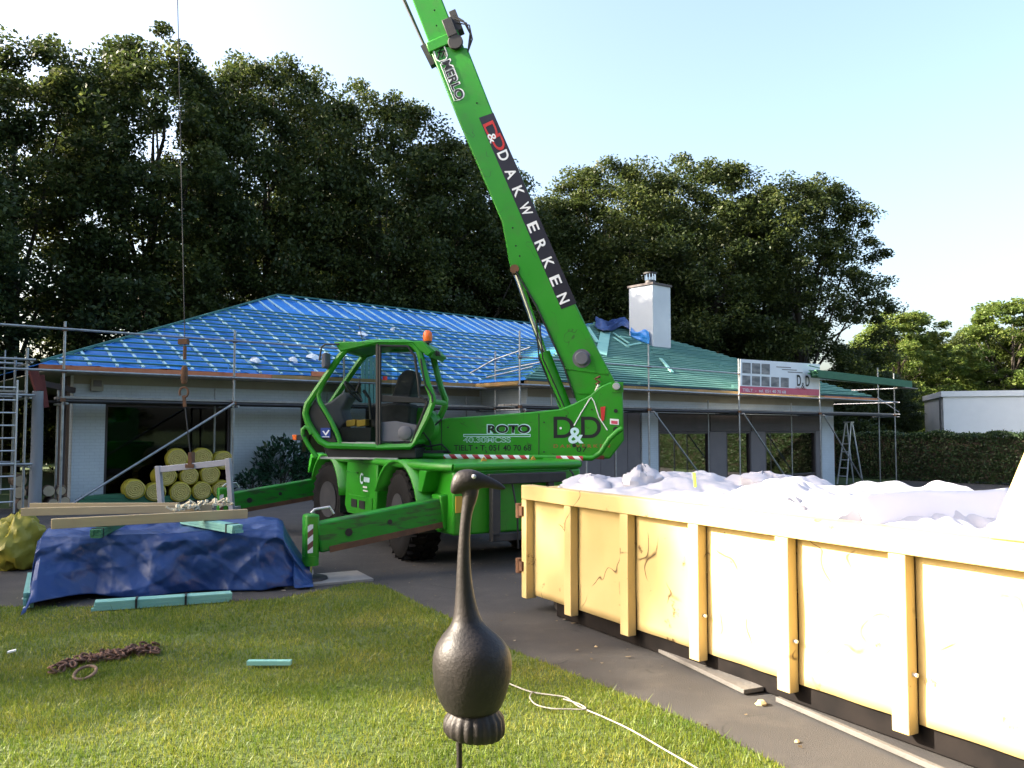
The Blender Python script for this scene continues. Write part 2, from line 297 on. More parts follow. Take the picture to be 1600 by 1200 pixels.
def grass(name, poly, dens, box, hs, ws, label):
    A = (box[1]-box[0])*(box[3]-box[2]); n = int(A*dens); P = np.stack([rng.uniform(box[0], box[1], n), rng.uniform(box[2], box[3], n)], 1)
    clump = .5+.5*np.sin(P[:,0]*3.1+1.7*np.sin(P[:,1]*2.3))*np.sin(P[:,1]*2.7+1.3*np.sin(P[:,0]*1.9))
    P = P[inpoly(P, poly) & (rng.random(n) < .55+.45*clump)]; n = len(P); th = rng.uniform(0, 2*np.pi, n)
    h = hs*rng.lognormal(0, .35, n); wd = ws*rng.uniform(.7, 1.3, n); ln = rng.normal(0, .6, n)*h; la = rng.uniform(0, 2*np.pi, n)
    V = np.zeros((n, 3, 3)); V[:,0,:2] = P+np.stack([np.cos(th), np.sin(th)], 1)*wd[:,None]/2; V[:,1,:2] = P-np.stack([np.cos(th), np.sin(th)], 1)*wd[:,None]/2
    V[:,2,:2] = P+np.stack([np.cos(la), np.sin(la)], 1)*ln[:,None]; V[:,2,2] = h; V[:,:,2] += .012
    o = mesh_obj(name, np_mesh(name, V.reshape(-1, 3), np.arange(3*n).reshape(-1, 3)), MT['grass']); tag(o, label, 'grass', kind='stuff')
grass('grass', LAWN, 9500, (-5.5, 2.6, 2.9, 6.2), .024, .0055, 'short mown lawn grass in the foreground')
grass('grass', LAWN, 4600, (-7.5, 1.4, 6.2, 9.3), .024, .008, 'shaded lawn grass in front of the blue tarp')
grass('grass', LAWN2, 700, (-11, -6.5, 10, 16), .07, .012, 'rough grass patch left of the driveway')
# ================================================================ TREES
def crown_mesh(seed, Rr, Hh, z0, ncl, nlf, leaf=.2, flat=.6):
    g = np.random.default_rng(seed); u = g.random(ncl)**1.05; ang = g.uniform(0, 2*np.pi, ncl)
    prof = np.clip(np.sin(np.pi*(.1+.86*u)), .05, 1)**.55
    lump = 1+.16*np.sin(3*ang+seed)+.12*np.sin(5*ang+7*u+seed*2)
    rad = Rr*prof*lump*g.uniform(.35, 1, ncl)**.45
    C = np.stack([rad*np.cos(ang), rad*np.sin(ang), z0+(Hh-z0)*u*.97+g.normal(0, .3, ncl)], 1)
    size = g.uniform(.42, 1.05, ncl)*Rr/5.2
    k = g.integers(0, ncl, nlf); off = g.normal(0, .5, (nlf, 3)); nn_ = np.linalg.norm(off, axis=1); off *= (np.minimum(nn_, 1.05)/np.maximum(nn_, 1e-6))[:,None]; off[:,2] *= flat
    P = C[k]+off*size[k][:,None]; out = np.linalg.norm(off[:,:2], axis=1); P[:,2] -= .18*out*size[k]
    nrm = g.normal(0, .75, (nlf, 3)); nrm[:,2] += 1; nrm /= np.linalg.norm(nrm, axis=1)[:,None]
    t = g.normal(0, 1, (nlf, 3)); t -= nrm*np.sum(t*nrm, 1)[:,None]; t /= np.linalg.norm(t, axis=1)[:,None]; b = np.cross(nrm, t)
    s = leaf*g.uniform(.6, 1.35, nlf)[:,None]
    V = np.stack([P-t*s*.5, P+b*s*.27, P+t*s*.5, P-b*s*.27], 1).reshape(-1, 3)
    me = np_mesh('crown', V, np.arange(4*nlf).reshape(-1, 4)); return me, C
def trunk_mesh(seed, C, Hh, r0):
    rr = random.Random(seed); mb = MB(); top = Vector((rr.uniform(-.4,.4), rr.uniform(-.4,.4), Hh*.82))
    pts = [Vector((0,0,-.1)), Vector((0,0,Hh*.12)), Vector((rr.uniform(-.15,.15), rr.uniform(-.15,.15), Hh*.35)), top*.7+Vector((0,0,Hh*.02)), top]
    mb.tube(pts, [r0*1.35, r0, r0*.8, r0*.45, r0*.08], 9)
    for i in range(26):
        c = Vector(C[rr.randrange(len(C))].tolist()); s = rr.uniform(.18, .7); zz = min(Hh*s, c.z*.85); p = Vector((0, 0, max(1.2, zz)))
        m = (p+c)/2+Vector((rr.uniform(-.3,.3), rr.uniform(-.3,.3), -.35)); mb.tube([p, m, c], [r0*.32, r0*.2, .02], 5, False)
    me = bpy.data.meshes.new('trunk'); me.from_pydata(mb.v, [], mb.f); me.update(); me.materials.append(MT['bark'])
    return me
PROTO = []
for i, (sd, Rr, Hh, z0, ncl, nlf) in enumerate(((3, 5.4, 18, .9, 680, 145000), (11, 5.0, 18, .8, 620, 135000), (23, 5.8, 18, 1.0, 700, 145000))):
    cm, C = crown_mesh(sd, Rr, Hh, z0, ncl, nlf); PROTO.append((cm, trunk_mesh(sd, C, Hh, .33)))
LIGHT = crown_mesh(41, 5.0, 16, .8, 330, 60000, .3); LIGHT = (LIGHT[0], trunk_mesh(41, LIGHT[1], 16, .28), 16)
def tree(x, y, h, r, proto, rot, label, group, mat=None, light=False):
    e = empty('leafy_tree', (x, y, 0), label, 'tree', group)
    cm, tm = (LIGHT[0], LIGHT[1]) if light else PROTO[proto]; base = 16 if light else 18
    for nm, me in (('crown', cm), ('trunk', tm)):
        o = bpy.data.objects.new(nm, me); COL.objects.link(o); o.parent = e
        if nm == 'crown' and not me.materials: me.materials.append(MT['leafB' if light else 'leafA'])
    e.rotation_euler = (0, 0, rot); e.scale = (r/5.2, r/5.2, h/base)
BK = 'tall dark trees in a row behind the house'
for a in ((-20.2,33,17.6,5.0,0,.3,'tall dark tree at the left edge of the picture, behind the scaffold tower'),
          (-16.0,36,18.9,5.4,1,1.9,'tall dark tree behind the hanging crane cable'),
          (-11.9,40,20.0,4.8,2,3.1,'tall dark tree behind the left peak of the blue roof'),
          (-7.2,43,19.8,5.2,0,4.2,'tall dark tree behind the middle of the blue roof ridge'),
          (-3.0,45,18.0,4.7,1,5.3,'tall dark tree directly left of the green crane boom'),
          (1.2,48.5,15.4,4.5,2,.9,'lower dark tree half hidden by the green crane boom'),
          (6.2,50,18.2,5.3,2,2.2,'broad dark tree just right of the crane boom, left of the chimney top'),
          (12.0,51,18.8,5.6,0,3.6,'broad dark tree right behind the white chimney'),
          (17.9,51,17.6,5.3,1,5.0,'rightmost of the big dark trees, above the banner')):
    tree(*a, BK)
for a in ((-15.5,48,15.5,5.6,2,1.1,'dark tree of the second row, filling the gaps left of the hanging cable'),(-8.5,52,16.5,5.6,1,2.4,'dark tree of the second row behind the blue roof peak'),(-1.5,55,17,5.6,0,3.3,'dark tree of the second row seen through the gaps left of the boom'),
          (9.5,60,17.5,5.8,1,.4,'dark tree of the second row behind the chimney'),(16.5,61,17.5,5.6,2,5.6,'dark tree of the second row above the banner')):
    tree(*a, 'second row of dark trees behind the house')
for i, a in enumerate(((-22.5,28.5,15.6,4.4,2,.5),(-24,24,21,5.4,0,2.5),(-27,18.8,22,5.4,1,4.0),(-30,13.8,21.7,5.2,2,1.0),(-33,9.3,21.2,3.9,0,5.5))):
    tree(*a, 'tall dark tree of the garden row left of the picture, shading the lawn', 'trees left of the picture')
for a in ((-14,-20,16,6.5,0,1.0),(-3,-23,17,6.5,1,2.0),(8,-22,16,6.5,2,3.0),(19,-18,16,6.5,0,4.0),(30,-11,16,6.5,1,.4)):  # out-of-view trees added to cut sky fill; they also show in window reflections
    tree(*a, 'tree added behind the viewer to cut sky fill, also reflected in the windows', 'added trees behind the viewer')
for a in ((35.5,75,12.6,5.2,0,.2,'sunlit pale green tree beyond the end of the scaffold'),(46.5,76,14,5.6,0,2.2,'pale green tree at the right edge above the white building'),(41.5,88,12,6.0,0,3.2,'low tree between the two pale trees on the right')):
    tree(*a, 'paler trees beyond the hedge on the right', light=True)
for a in ((28.0,62,6.0,3.0,1,1.2,'small dark tree behind the scaffold end, left of the white building'),(24.5,58,6.5,3.2,0,2.6,'low dark tree behind the stepladder and the house corner'),(54,80,13,6.0,2,.6,'dark tree rising behind the white flat-roofed building'),(48.5,84,12.0,6,1,2.6,'dark tree behind the left end of the white flat-roofed building'),(41.5,82,10,5,0,4.6,'dark low tree above the small grey-roofed house')):
    tree(*a, 'darker trees beyond the hedge on the right')
# dense undergrowth behind the house that closes the view under the crowns
def leafbox(g, n, p0, p1, wd, h0, h1, leaf, skin=.22):
    """leaves spread through the shell of a long hedge from p0 to p1"""
    p0 = np.array(p0); p1 = np.array(p1); L = np.linalg.norm(p1-p0); d = (p1-p0)/L; s = np.array([-d[1], d[0]])
    t = g.random(n)*L; f = g.choice(3, n, p=[.4,.3,.3]); y = g.uniform(-.5, .5, n)*wd; z = g.uniform(h0, h1, n)
    ins = np.abs(g.normal(0, skin*.4, n)); y = np.where(f == 0, -wd/2+ins, np.where(f == 1, wd/2-ins, y)); z = np.where(f == 2, h1-ins, z)
    z = z+.06*np.sin(t*2.3)+.04*np.sin(t*5.1+1); P = np.zeros((n, 3)); P[:,:2] = p0+d*t[:,None]+s*y[:,None]; P[:,2] = z; P += g.normal(0, .05, (n, 3))
    nr = g.normal(0, 1, (n, 3)); nr /= np.linalg.norm(nr, axis=1)[:,None]; tt = np.cross(nr, g.normal(0, 1, (n, 3))); tt /= np.linalg.norm(tt, axis=1)[:,None]; b = np.cross(nr, tt)
    q = leaf*g.uniform(.6, 1.3, n)[:,None]
    V = np.stack([P-tt*q*.5, P+b*q*.3, P+tt*q*.5, P-b*q*.3], 1).reshape(-1, 3); return np_mesh('foliage', V, np.arange(4*n).reshape(-1, 4))
def hedge(name, p0, p1, wd, h, n, leaf, label):
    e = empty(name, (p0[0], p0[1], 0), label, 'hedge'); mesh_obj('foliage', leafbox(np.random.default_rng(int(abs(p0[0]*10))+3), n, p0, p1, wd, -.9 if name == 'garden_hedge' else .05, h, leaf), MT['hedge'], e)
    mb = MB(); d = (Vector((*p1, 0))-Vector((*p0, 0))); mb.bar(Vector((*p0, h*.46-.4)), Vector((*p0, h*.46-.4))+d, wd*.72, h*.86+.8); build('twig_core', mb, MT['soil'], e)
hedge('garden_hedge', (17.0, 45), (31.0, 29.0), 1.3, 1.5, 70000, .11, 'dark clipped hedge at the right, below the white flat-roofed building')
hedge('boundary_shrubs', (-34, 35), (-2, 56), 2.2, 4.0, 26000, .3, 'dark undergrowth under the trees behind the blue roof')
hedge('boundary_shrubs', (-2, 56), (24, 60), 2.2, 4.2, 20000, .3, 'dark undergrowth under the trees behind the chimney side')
# ================================================================ FAR BUILDINGS
e = empty('flat_roofed_building', (40, 50, 0), 'white flat-roofed building behind the hedge at the right edge', 'building')
PB = Vector((0, 52, 0)); x0 = (1474-800)/F*52
A = Vector((x0, 52, 0)); D = Vector((.94, -.34, 0)); BK_ = Vector((.34, .94, 0))
mb = MB(); mb.prism([A, A+D*14, A+D*14+Z*3.75, A+Z*3.75], BK_*9); build('wall', mb, MT['white'], e)
mb = MB(); mb.prism([A-D*.12-BK_*.12+Z*3.753, A+D*14.1-BK_*.12+Z*3.753, A+D*14.1-BK_*.12+Z*4.1, A-D*.12-BK_*.12+Z*4.1], BK_*9.2); build('roof_fascia', mb, MT['white'], e)
mb = MB(); mb.bar(A-D*.2+Z*.2-BK_*.1, A-D*.2+Z*3.7-BK_*.1, .1, .1, D); build('downpipe', mb, MT['dark'], e)
e = empty('small_house', (45, 85, 0), 'small white house with grey roof left of the white flat-roofed building', 'house')
A = Vector(((1432-800)/F*85, 85, 0)); mb = MB(); mb.box(A+Vector((4,3,1.05)), (10,6,2.1)); build('wall', mb, MT['white'], e)
mb = MB(); mb.prism([A+Vector((-1.5,-.4,2.1)), A+Vector((-1.5,3,3.1)), A+Vector((-1.5,6.4,2.1))], (11.2,0,0)); build('roof', mb, MT['slate'], e)
for k in range(2):
    mb = MB(); mb.box(A+Vector((1.2+3*k,-.02,1.2)), (1.2,.06,1.1)); build('window', mb, MT['black'], e)
# ================================================================ HOUSE
hs = empty('bungalow', H(6,-4), 'long white bungalow with hipped roof stripped to blue foil and green battens', 'house')
def wallmb(mb, f, a0, a1, z0, z1, ops, th):
    """wall along parameter a with openings (a0,a1,z0,z1); f(a,depth,z)->point"""
    cuts = sorted(set([a0, a1]+[v for o in ops for v in o[:2]]))
    for i in range(len(cuts)-1):
        c0, c1 = cuts[i], cuts[i+1]; m = (c0+c1)/2; zs = [(z0, z1)]
        for o in ops:
            if o[0] <= m <= o[1]: zs = [(z0, o[2]), (o[3], z1)]
        for s0, s1 in zs:
            if s1-s0 < .01: continue
            P = [f(c0,0,s0), f(c1,0,s0), f(c1,0,s1), f(c0,0,s1)]; mb.prism(P, f(c0,th,s0)-f(c0,0,s0))
def window(a0, a1, z0, z1, b, mull=(), name='window', fm='brown', rail=None, gm='wglass'):
    P = lambda a, z, d=.1: H(a, b-d, z); fr = MB(); w_ = .07
    fr.bar(P(a0,z1-w_/2), P(a1,z1-w_/2), .08, w_); fr.bar(P(a0,z0+w_/2), P(a1,z0+w_/2), .08, w_)
    for a in (a0+w_/2, a1-w_/2)+tuple(mull): fr.bar(P(a,z0+w_), P(a,z1-w_), .08, w_, U)
    if rail: fr.bar(P(a0+w_,rail), P(a1-w_,rail), .075, w_)
    o = build(name, fr, MT[fm], hs); g = MB()
    ms = [a0]+list(mull)+[a1]
    for i in range(len(ms)-1):
        g = MB(); g.prism([P(ms[i]+.02,z0+.02,.14), P(ms[i+1]-.02,z0+.02,.14), P(ms[i+1]-.02,z1-.02,.14), P(ms[i]+.02,z1-.02,.14)], -N*.012); build('pane', g, MT[gm], o)
    return o
WB = -.8; WC = 1.4
oa = lambda px: a_at(px, WB); ob = lambda px: a_at(px, WC)
w1 = (oa(165), oa(362), .12, 2.33); w2 = (oa(470), oa(470)+1.1, .05, 2.33); w3 = (8.5, 11.0, .9, 2.33)
mb = MB(); wallmb(mb, lambda a, d, z: H(a, WB-d, z), .82, 12.8, 0, 2.98, [w1, w2, w3], .3)
build('wall', mb, MT['brickwhite'], hs)
p0, p1, p2, p3 = ob(1003), ob(1028), ob(1283), ob(1302)
mb = MB(); wallmb(mb, lambda a, d, z: H(a, WC-d, z), p0, p3, -.95, 2.98, [(p1, p2, -.6, 2.3)], .3); build('wall', mb, MT['brickwhite'], hs)
mb = MB(); wallmb(mb, lambda a, d, z: H(a, WC-d, z), 12.803, p0-.003, 2.3, 2.98, [], .3); build('wall', mb, MT['brickwhite'], hs)
mb = MB(); wallmb(mb, lambda a, d, z: H(12.8+d, a, z), WB+.003, WC-.303, 0, 2.98, [], .3); build('wall', mb, MT['brickwhite'], hs)
mb = MB(); wallmb(mb, lambda a, d, z: H(.82+d, a, z), -1.7, WB-.303, 0, 2.98, [], .3); build('wall', mb, MT['brown'], hs)
mb = MB(); wallmb(mb, lambda a, d, z: H(a, -1.703-d, z), .85, 5.4, 0, 2.98, [], .15); build('wall', mb, MT['brown'], hs)
mb = MB(); wallmb(mb, lambda a, d, z: H(5.4+d, a, z), -15.2, -1.86, 0, 2.98, [], .3); build('wall', mb, MT['brown'], hs)
mb = MB(); wallmb(mb, lambda a, d, z: H(p3-d, a, z), -13.4, WC-.303, -.95, 2.98, [], .3); build('wall', mb, MT['brickwhite'], hs)
mb = MB(); wallmb(mb, lambda a, d, z: H(a, -15.2+d, z), 5.71, p3-.31, 0, 2.98, [], .3); build('wall', mb, MT['brickwhite'], hs)
mb = MB(); mb.prism([H(5.6,-15,.01), H(p3,-15,.01), H(p3,WC-.35,.01), H(12.9,WC-.35,.01), H(12.9,-1.2,.01), H(1.0,-1.2,.01), H(1.0,-1.6,.01), H(5.6,-1.6,.01)], Z*.03); build('floor_slab', mb, MT['oldboard'], hs)
n_ = 8
for i in range(n_):      # vertical dark grey boards of the closed front left of the white pier
    a0 = 12.81+(p0-12.82)*i/n_; a1 = 12.81+(p0-12.82)*(i+1)/n_-.02; mb = MB()
    mb.prism([H(a0,WC-.06,-.7), H(a1,WC-.06,-.7), H(a1,WC-.06,2.295), H(a0,WC-.06,2.295)], -N*.05); build('board', mb, MT['slate'], hs)
window(*w1, WB); window(*w2, WB, rail=1.0); window(*w3, WB, (9.75,))
q = [ob(x) for x in (1030,1110,1136,1174,1197,1275)]
for (x0_, x1_) in ((q[0],q[1]),(q[2],q[3]),(q[4],q[5])): window(x0_, x1_, -.25, 1.62, WC, gm='wglass2')
for (x0_, x1_) in ((p1,q[0]-.01),(q[1]+.01,q[2]-.01),(q[3]+.01,q[4]-.01),(q[5]+.01,p2)):
    mb = MB(); mb.prism([H(x0_+.004,WC-.05,-.59), H(x1_-.004,WC-.05,-.59), H(x1_-.004,WC-.05,1.62), H(x0_+.004,WC-.05,1.62)], -N*.1); build('window_post', mb, MT['slate'], hs)
for (x0_, x1_) in ((p1,q[1]),(q[1]+.02,q[3]),(q[3]+.02,p2)):
    mb = MB(); mb.prism([H(x0_+.01,WC-.03,1.63), H(x1_-.01,WC-.03,1.63), H(x1_-.01,WC-.03,2.29), H(x0_+.01,WC-.03,2.29)], -N*.14); build('shutter_box', mb, MT['brown'], hs)
mb = MB(); mb.prism([H(p1,WC-.16,-.59), H(p2,WC-.16,-.59), H(p2,WC-.16,-.26), H(p1,WC-.16,-.26)], -N*.08); build('base_panel', mb, MT['brown'], hs)
mb = MB(); mb.bar(H(p1,WC+.03,2.34), H(p2+.3,WC+.03,2.34), .06, .07); build('window_lintel', mb, MT['white'], hs)
mb = MB(); mb.bar(H(w1[0],WB+.02,2.37), H(w1[1],WB+.02,2.37), .04, .06); build('window_lintel', mb, MT['white'], hs)
# dim things seen through the panes
mb = MB(); mb.tube([H(2.0,-2.2,.04), H(2.0,-2.2,1.2)], .1, 12); build('interior_column', mb, MT['pale'], hs, True)
lm = ob(1042)+.4; mb = MB(); mb.lathe(H(lm,.6,.95), Z, [(.3,0),(.2,.42)], 16); build('table_lamp_shade', mb, MT['white'], hs, True)
# eaves: soffit, gutter, fascia
EZ = 3.15
mb = MB(); mb.prism([H(.05,-.05,2.985), H(12.0,-.05,2.985), H(12.0,-.8,2.985), H(.05,-.8,2.985)], Z*.02)
mb.prism([H(12.003,2.15,2.985), H(33.5,2.15,2.985), H(33.5,1.1,2.985), H(12.003,1.1,2.985)], Z*.02)
mb.prism([H(12.06,1.097,2.985), H(12.85,1.097,2.985), H(12.85,-.8,2.985), H(12.003,-.8,2.985)], Z*.02)
mb.prism([H(.05,-.803,2.985), H(5.5,-.803,2.985), H(5.5,-15,2.985), H(.05,-15,2.985)], Z*.02)
mb.prism([H(33.5,1.097,2.985), H(32.4,1.097,2.985), H(32.4,-13,2.985), H(33.5,-13,2.985)], Z*.02); build('soffit', mb, MT['soffit'], hs)
mb = MB(); mb.prism([H(.82,WB+.02,2.78), H(12.7,WB+.02,2.78), H(12.7,WB+.02,2.98), H(.82,WB+.02,2.98)], -N*.017); build('frieze_board', mb, MT['soffit'], hs)
mb = MB(); mb.prism([H(12.85,WC+.02,2.72), H(p3,WC+.02,2.72), H(p3,WC+.02,2.98), H(12.85,WC+.02,2.98)], -N*.017); build('frieze_board', mb, MT['soffit'], hs)
def gutter(a0, b0, a1, b1, mat, name):
    d = (H(a1,b1)-H(a0,b0)).normalized(); out = Vector((d.y, -d.x, 0)); prof = [(0,3.0),(.1,3.0),(.13,3.03),(.13,3.13),(.115,3.13),(.115,3.04),(.015,3.03),(.015,3.14),(0,3.14)]
    mb = MB(); P = H(a0,b0); mb.prism([P+out*x+Z*z for x, z in prof], H(a1,b1)-P); build(name, mb, mat, hs)
gutter(-.05, 0, 5.2, 0, MT['copper'], 'copper_gutter')
for i in range(4): gutter(5.21+1.65*i, 0, 5.2+1.65*(i+1), 0, MT['fascia'], 'fascia_board')
gutter(12.0, .0, 12.0, 2.05, MT['fascia'], 'fascia_board')
for i in range(7): gutter(12.01+2.4*i, 2.2, 12.0+2.4*(i+1), 2.2, MT['fascia'], 'fascia_board')
gutter(28.82, 2.2, 33.65, 2.2, MT['copper'], 'copper_gutter')
mb = MB(); mb.bar(H(6.3,.13,3.2), H(6.8,.13,3.2), .05, .13); build('gutter_bracket', mb, MT['copper'], hs)
# roof planes
T1 = .4275; T2 = .30; TOP = EZ+3.42
def z1(b): return EZ+T1*(-b)
def z3(b): return EZ+T1*(2.2-b)
def foilgrid(name, corners, nu, nv, mat, sag, per):
    """corners: eave0, eave1, top1, top0; wrinkled sheet"""
    c = [Vector(p) for p in corners]; g = np.random.default_rng(5); V = []; Fc = []; nrm = (c[1]-c[0]).cross(c[3]-c[0]).normalized()
    for j in range(nv+1):
        for i in range(nu+1):
            s, t = i/nu, j/nv; p = (c[0]*(1-s)+c[1]*s)*(1-t)+(c[3]*(1-s)+c[2]*s)*t
            aa = (p-O).dot(U); d = -sag*abs(math.sin(math.pi*aa/per))**.7*(.6+.4*math.sin(aa*1.7+t*9))+.012*math.sin(aa*9+t*31)*math.sin(t*23+aa*2)+.014*abs(math.sin(aa*2.3+t*17+2*math.sin(t*11)))-.01*math.sin(aa*4.1-t*40)
            V.append(p+nrm*d)
    for j in range(nv):
        for i in range(nu): k = j*(nu+1)+i; Fc.append((k, k+1, k+nu+2, k+nu+1))
    mb = MB(); mb.add(V, Fc); return build(name, mb, mat, hs, True)
PER = .57
foilgrid('roof_underlay', [H(0,.04,EZ), H(12,.04,EZ), H(23.4,-8,TOP), H(9.04,-8,TOP)], 190, 44, MT['foil'], .035, PER)
foilgrid('roof_underlay', [H(12,.04,EZ), H(12,2.24,EZ), H(23.4,-5.8,TOP), H(23.4,-8,TOP)], 20, 60, MT['foil'], .02, .6)
foilgrid('roof_underlay', [H(12,2.24,EZ), H(33.6,2.24,EZ), H(24.5,-5.8,TOP), H(23.4,-5.8,TOP)], 60, 20, MT['foilshade'], .01, PER)
foilgrid('roof_underlay', [H(0,-16,EZ), H(0,0.04,EZ), H(9.04,-8,TOP), H(9.04,-8,TOP)], 30, 20, MT['foil'], .02, PER)
foilgrid('roof_underlay', [H(33.6,2.24,EZ), H(33.6,-16,EZ), H(24.5,-8,TOP), H(24.5,-5.8,TOP)], 20, 20, MT['foilshade'], .02, PER)
mb = MB(); mb.add([H(0,-16,EZ), H(33.6,-16,EZ), H(24.5,-8,TOP), H(9.04,-8,TOP), H(24.5,-5.8,TOP), H(23.4,-5.8,TOP), H(23.4,-8,TOP)], [(0,3,2,1), (2,6,5,4)]); build('roof_underlay', mb, MT['foilshade'], hs)
N1 = (U.cross(-N+Z*T1)).normalized()
if N1.z < 0: N1 = -N1
rr = random.Random(4)
k = .12; i = 0
while k < 7.95:          # horizontal battens on the blue slope: they stop two thirds of the way up
    al, ar = k*9.04/8, 12+k*T1/T2
    if k < 5.4 or i % 5 == 0:
        if k >= 5.4: al, ar = al, al+rr.uniform(4, 9)
        c_ = al
        while c_ < ar-.1:
            e2_ = min(ar, c_+rr.uniform(3.6, 5.4)); dk = rr.uniform(-.02,.02); lf_ = .062+rr.uniform(-.008,.012); mb = MB()
            mb.bar(H(c_,-k+dk,z1(-k+dk))+N1*lf_, H(e2_-.015,-k+dk+rr.uniform(-.02,.02),z1(-k+dk))+N1*(lf_+rr.uniform(-.006,.01)), .042, .034, N1); build('batten', mb, MT['batten'], hs); c_ = e2_
    k += .365; i += 1
a = .4
while a < 23.2:         # counter battens up the blue slope
    kb = 0 if a <= 12 else (a-12)*T2/T1; kt = min(8, a*8/9.04)
    if kt-kb > .2:
        sh = rr.uniform(-.05, .05); mb = MB(); mb.bar(H(a,-kb,z1(-kb))+N1*.022, H(a+sh,-kt,z1(-kt))+N1*.022, .062, .04, N1); build('counter_batten', mb, MT['counter'], hs)
    a += PER
mb = MB(); mb.bar(H(0,0,EZ)+Z*.06, H(9.04,-8,TOP)+Z*.06, .06, .05); build('hip_batten', mb, MT['batten'], hs)
mb = MB(); mb.bar(H(9.04,-8,TOP)+Z*.05, H(23.4,-8,TOP)+Z*.05, .09, .05); build('ridge_batten', mb, MT['batten'], hs)
k = .1; i = 0
while k < 7.9:         # close-set green battens on the right wing
    al, ar = 12+k*11.4/8, 33.6-k*9.1/8; c = al; 
    while c < ar-.1:
        e2_ = min(ar, c+rr.uniform(4, 6.5)); dk = rr.uniform(-.022,.022); mb = MB(); bb = 2.2-k+dk
        mb.bar(H(c,bb,z3(bb))+N1*(.05+rr.uniform(-.01,.012)), H(e2_-.02,bb+rr.uniform(-.025,.025),z3(bb))+N1*(.05+rr.uniform(-.01,.012)), rr.uniform(.095,.13), .05, N1); build('batten', mb, MT['batten2'], hs); c = e2_
    k += .215
k = .3
while k < 7.6:
    mb = MB(); tt = k*T1/T2; b0 = -k; b1 = 2.2-k
    N2 = Vector((-U.x*T2, -U.y*T2, 1)).normalized()
    mb.bar(H(12+tt, b0, EZ+T2*tt)+N2*.05, H(12+tt, b1, EZ+T2*tt)+N2*.05, .05, .04, N2); build('batten', mb, MT['batten'] if k < 3 else MT['batten2'], hs); k += .33
# chimney
ca, cb = 23.6, -2.58; cb0 = z3(cb)-.6; ct = cb0+.6+2.75
mb = MB(); mb.prism([H(ca,cb,cb0), H(ca+1.2,cb,cb0), H(ca+1.2,cb,ct), H(ca,cb,ct)], -N*1.35); ch = build('chimney', mb, MT['chim'], hs, bevel=.01)
mb = MB(); mb.prism([H(ca-.05,cb+.05,ct+.002), H(ca+1.25,cb+.05,ct+.002), H(ca+1.25,cb+.05,ct+.1), H(ca-.05,cb+.05,ct+.1)], -N*1.45); build('chimney_cap', mb, MT['brown'], ch)
mb = MB(); cc = H(ca+.5,cb-.55,ct+.1); mb.lathe(cc, Z, [(.3,0),(.22,.12),(.22,.2)], 20); mb.lathe(cc+Z*.48, Z, [(.3,0),(.3,.06),(.05,.1)], 20); build('flue_cowl', mb, MT['dark'], ch, True)
for i in range(10):
    th = i*2*math.pi/10; p = cc+Vector((math.cos(th)*.22, math.sin(th)*.22, .2)); mb = MB(); mb.box(p+Z*.14, (.04,.04,.28)); build('cowl_bar', mb, MT['chrome'], ch)
# wall box
mb = MB(); pa = oa(149); mb.prism([H(pa-.13,WB+.02,2.62), H(pa+.13,WB+.02,2.62), H(pa+.13,WB+.02,2.9), H(pa-.13,WB+.02,2.9)], N*.12); bx_ = build('wall_lamp_box', mb, MT['soffit'], hs)
mb = MB(); mb.prism([H(pa-.09,WB+.141,2.72), H(pa+.09,WB+.141,2.72), H(pa+.09,WB+.141,2.87), H(pa-.09,WB+.141,2.87)], N*.01); build('lamp_grille', mb, MT['slate'], bx_)
mb = MB(); mb.tube([H(.6,-.75,.0), H(.6,-.75,2.9)], .07, 10); build('downpipe', mb, MT['brown'], hs, True)
# loose things on the roof
def on3(px, py): return onplane(px, py, H(12,2.2,EZ), N1)+N1*.09
def on1(px, py): return onplane(px, py, H(0,0,EZ), N1)+N1*.09
def lath(pa, pb, wd, label, lift=0, fn=on3, mat='teal'):
    a, b = fn(*pa)+N1*lift, fn(*pb)+N1*lift; mb = MB(); mb.bar(a, b, wd, .04, N1); o = build('loose_lath', mb, MT[mat]); tag(o, label, 'lath', 'loose laths lying on the green roof'); return o
lath((938,558),(947,512),.42,'wide pale teal board lying up the slope beside the boom', .02)
lath((917,515),(933,540),.16,'short teal lath right beside the crane boom on the roof', .03)
lath((958,530),(980,545),.12,'upper left lath of the loose heap below the crumpled blue sheet', .0)
lath((957,525),(981,541),.1,'second lath of the loose heap below the crumpled blue sheet', .05)
lath((981,544),(1000,540),.1,'lath pointing at the chimney foot in the loose heap', .03)
lath((968,532),(984,535),.1,'short lath crossing the loose heap on the green roof', .1)
lath((1031,564),(1049,586),.13,'single pale teal lath lying alone below the chimney', .02)
for i, (px, py, s, lb) in enumerate(((396,571,.16,'white scrap on the blue roof above the copper gutter, left of the crane cab'),(488,565,.2,'larger white scrap on the blue roof left of the cab mirror'),(457,570,.15,'white scrap near the eave left of the cab mirror'),(612,521,.12,'small white scrap on the blue roof above the cab'),(565,528,.18,'white scrap on the blue roof beside the cab antenna'))):
    p = on1(px, py)+N1*.02; mb = MB(); r3 = random.Random(i); mb.lathe(p, N1, [(s*.6,-.02),(s,.02),(s*.5,.09),(.02,.11)], 7); 
    mb.v = [tuple(Vector(v)+Vector((r3.uniform(-.05,.05), r3.uniform(-.05,.05), r3.uniform(-.02,.02)))) for v in mb.v]; tag(build('foam_scrap', mb, MT['white']), lb, 'scrap', 'white scraps on the blue roof')
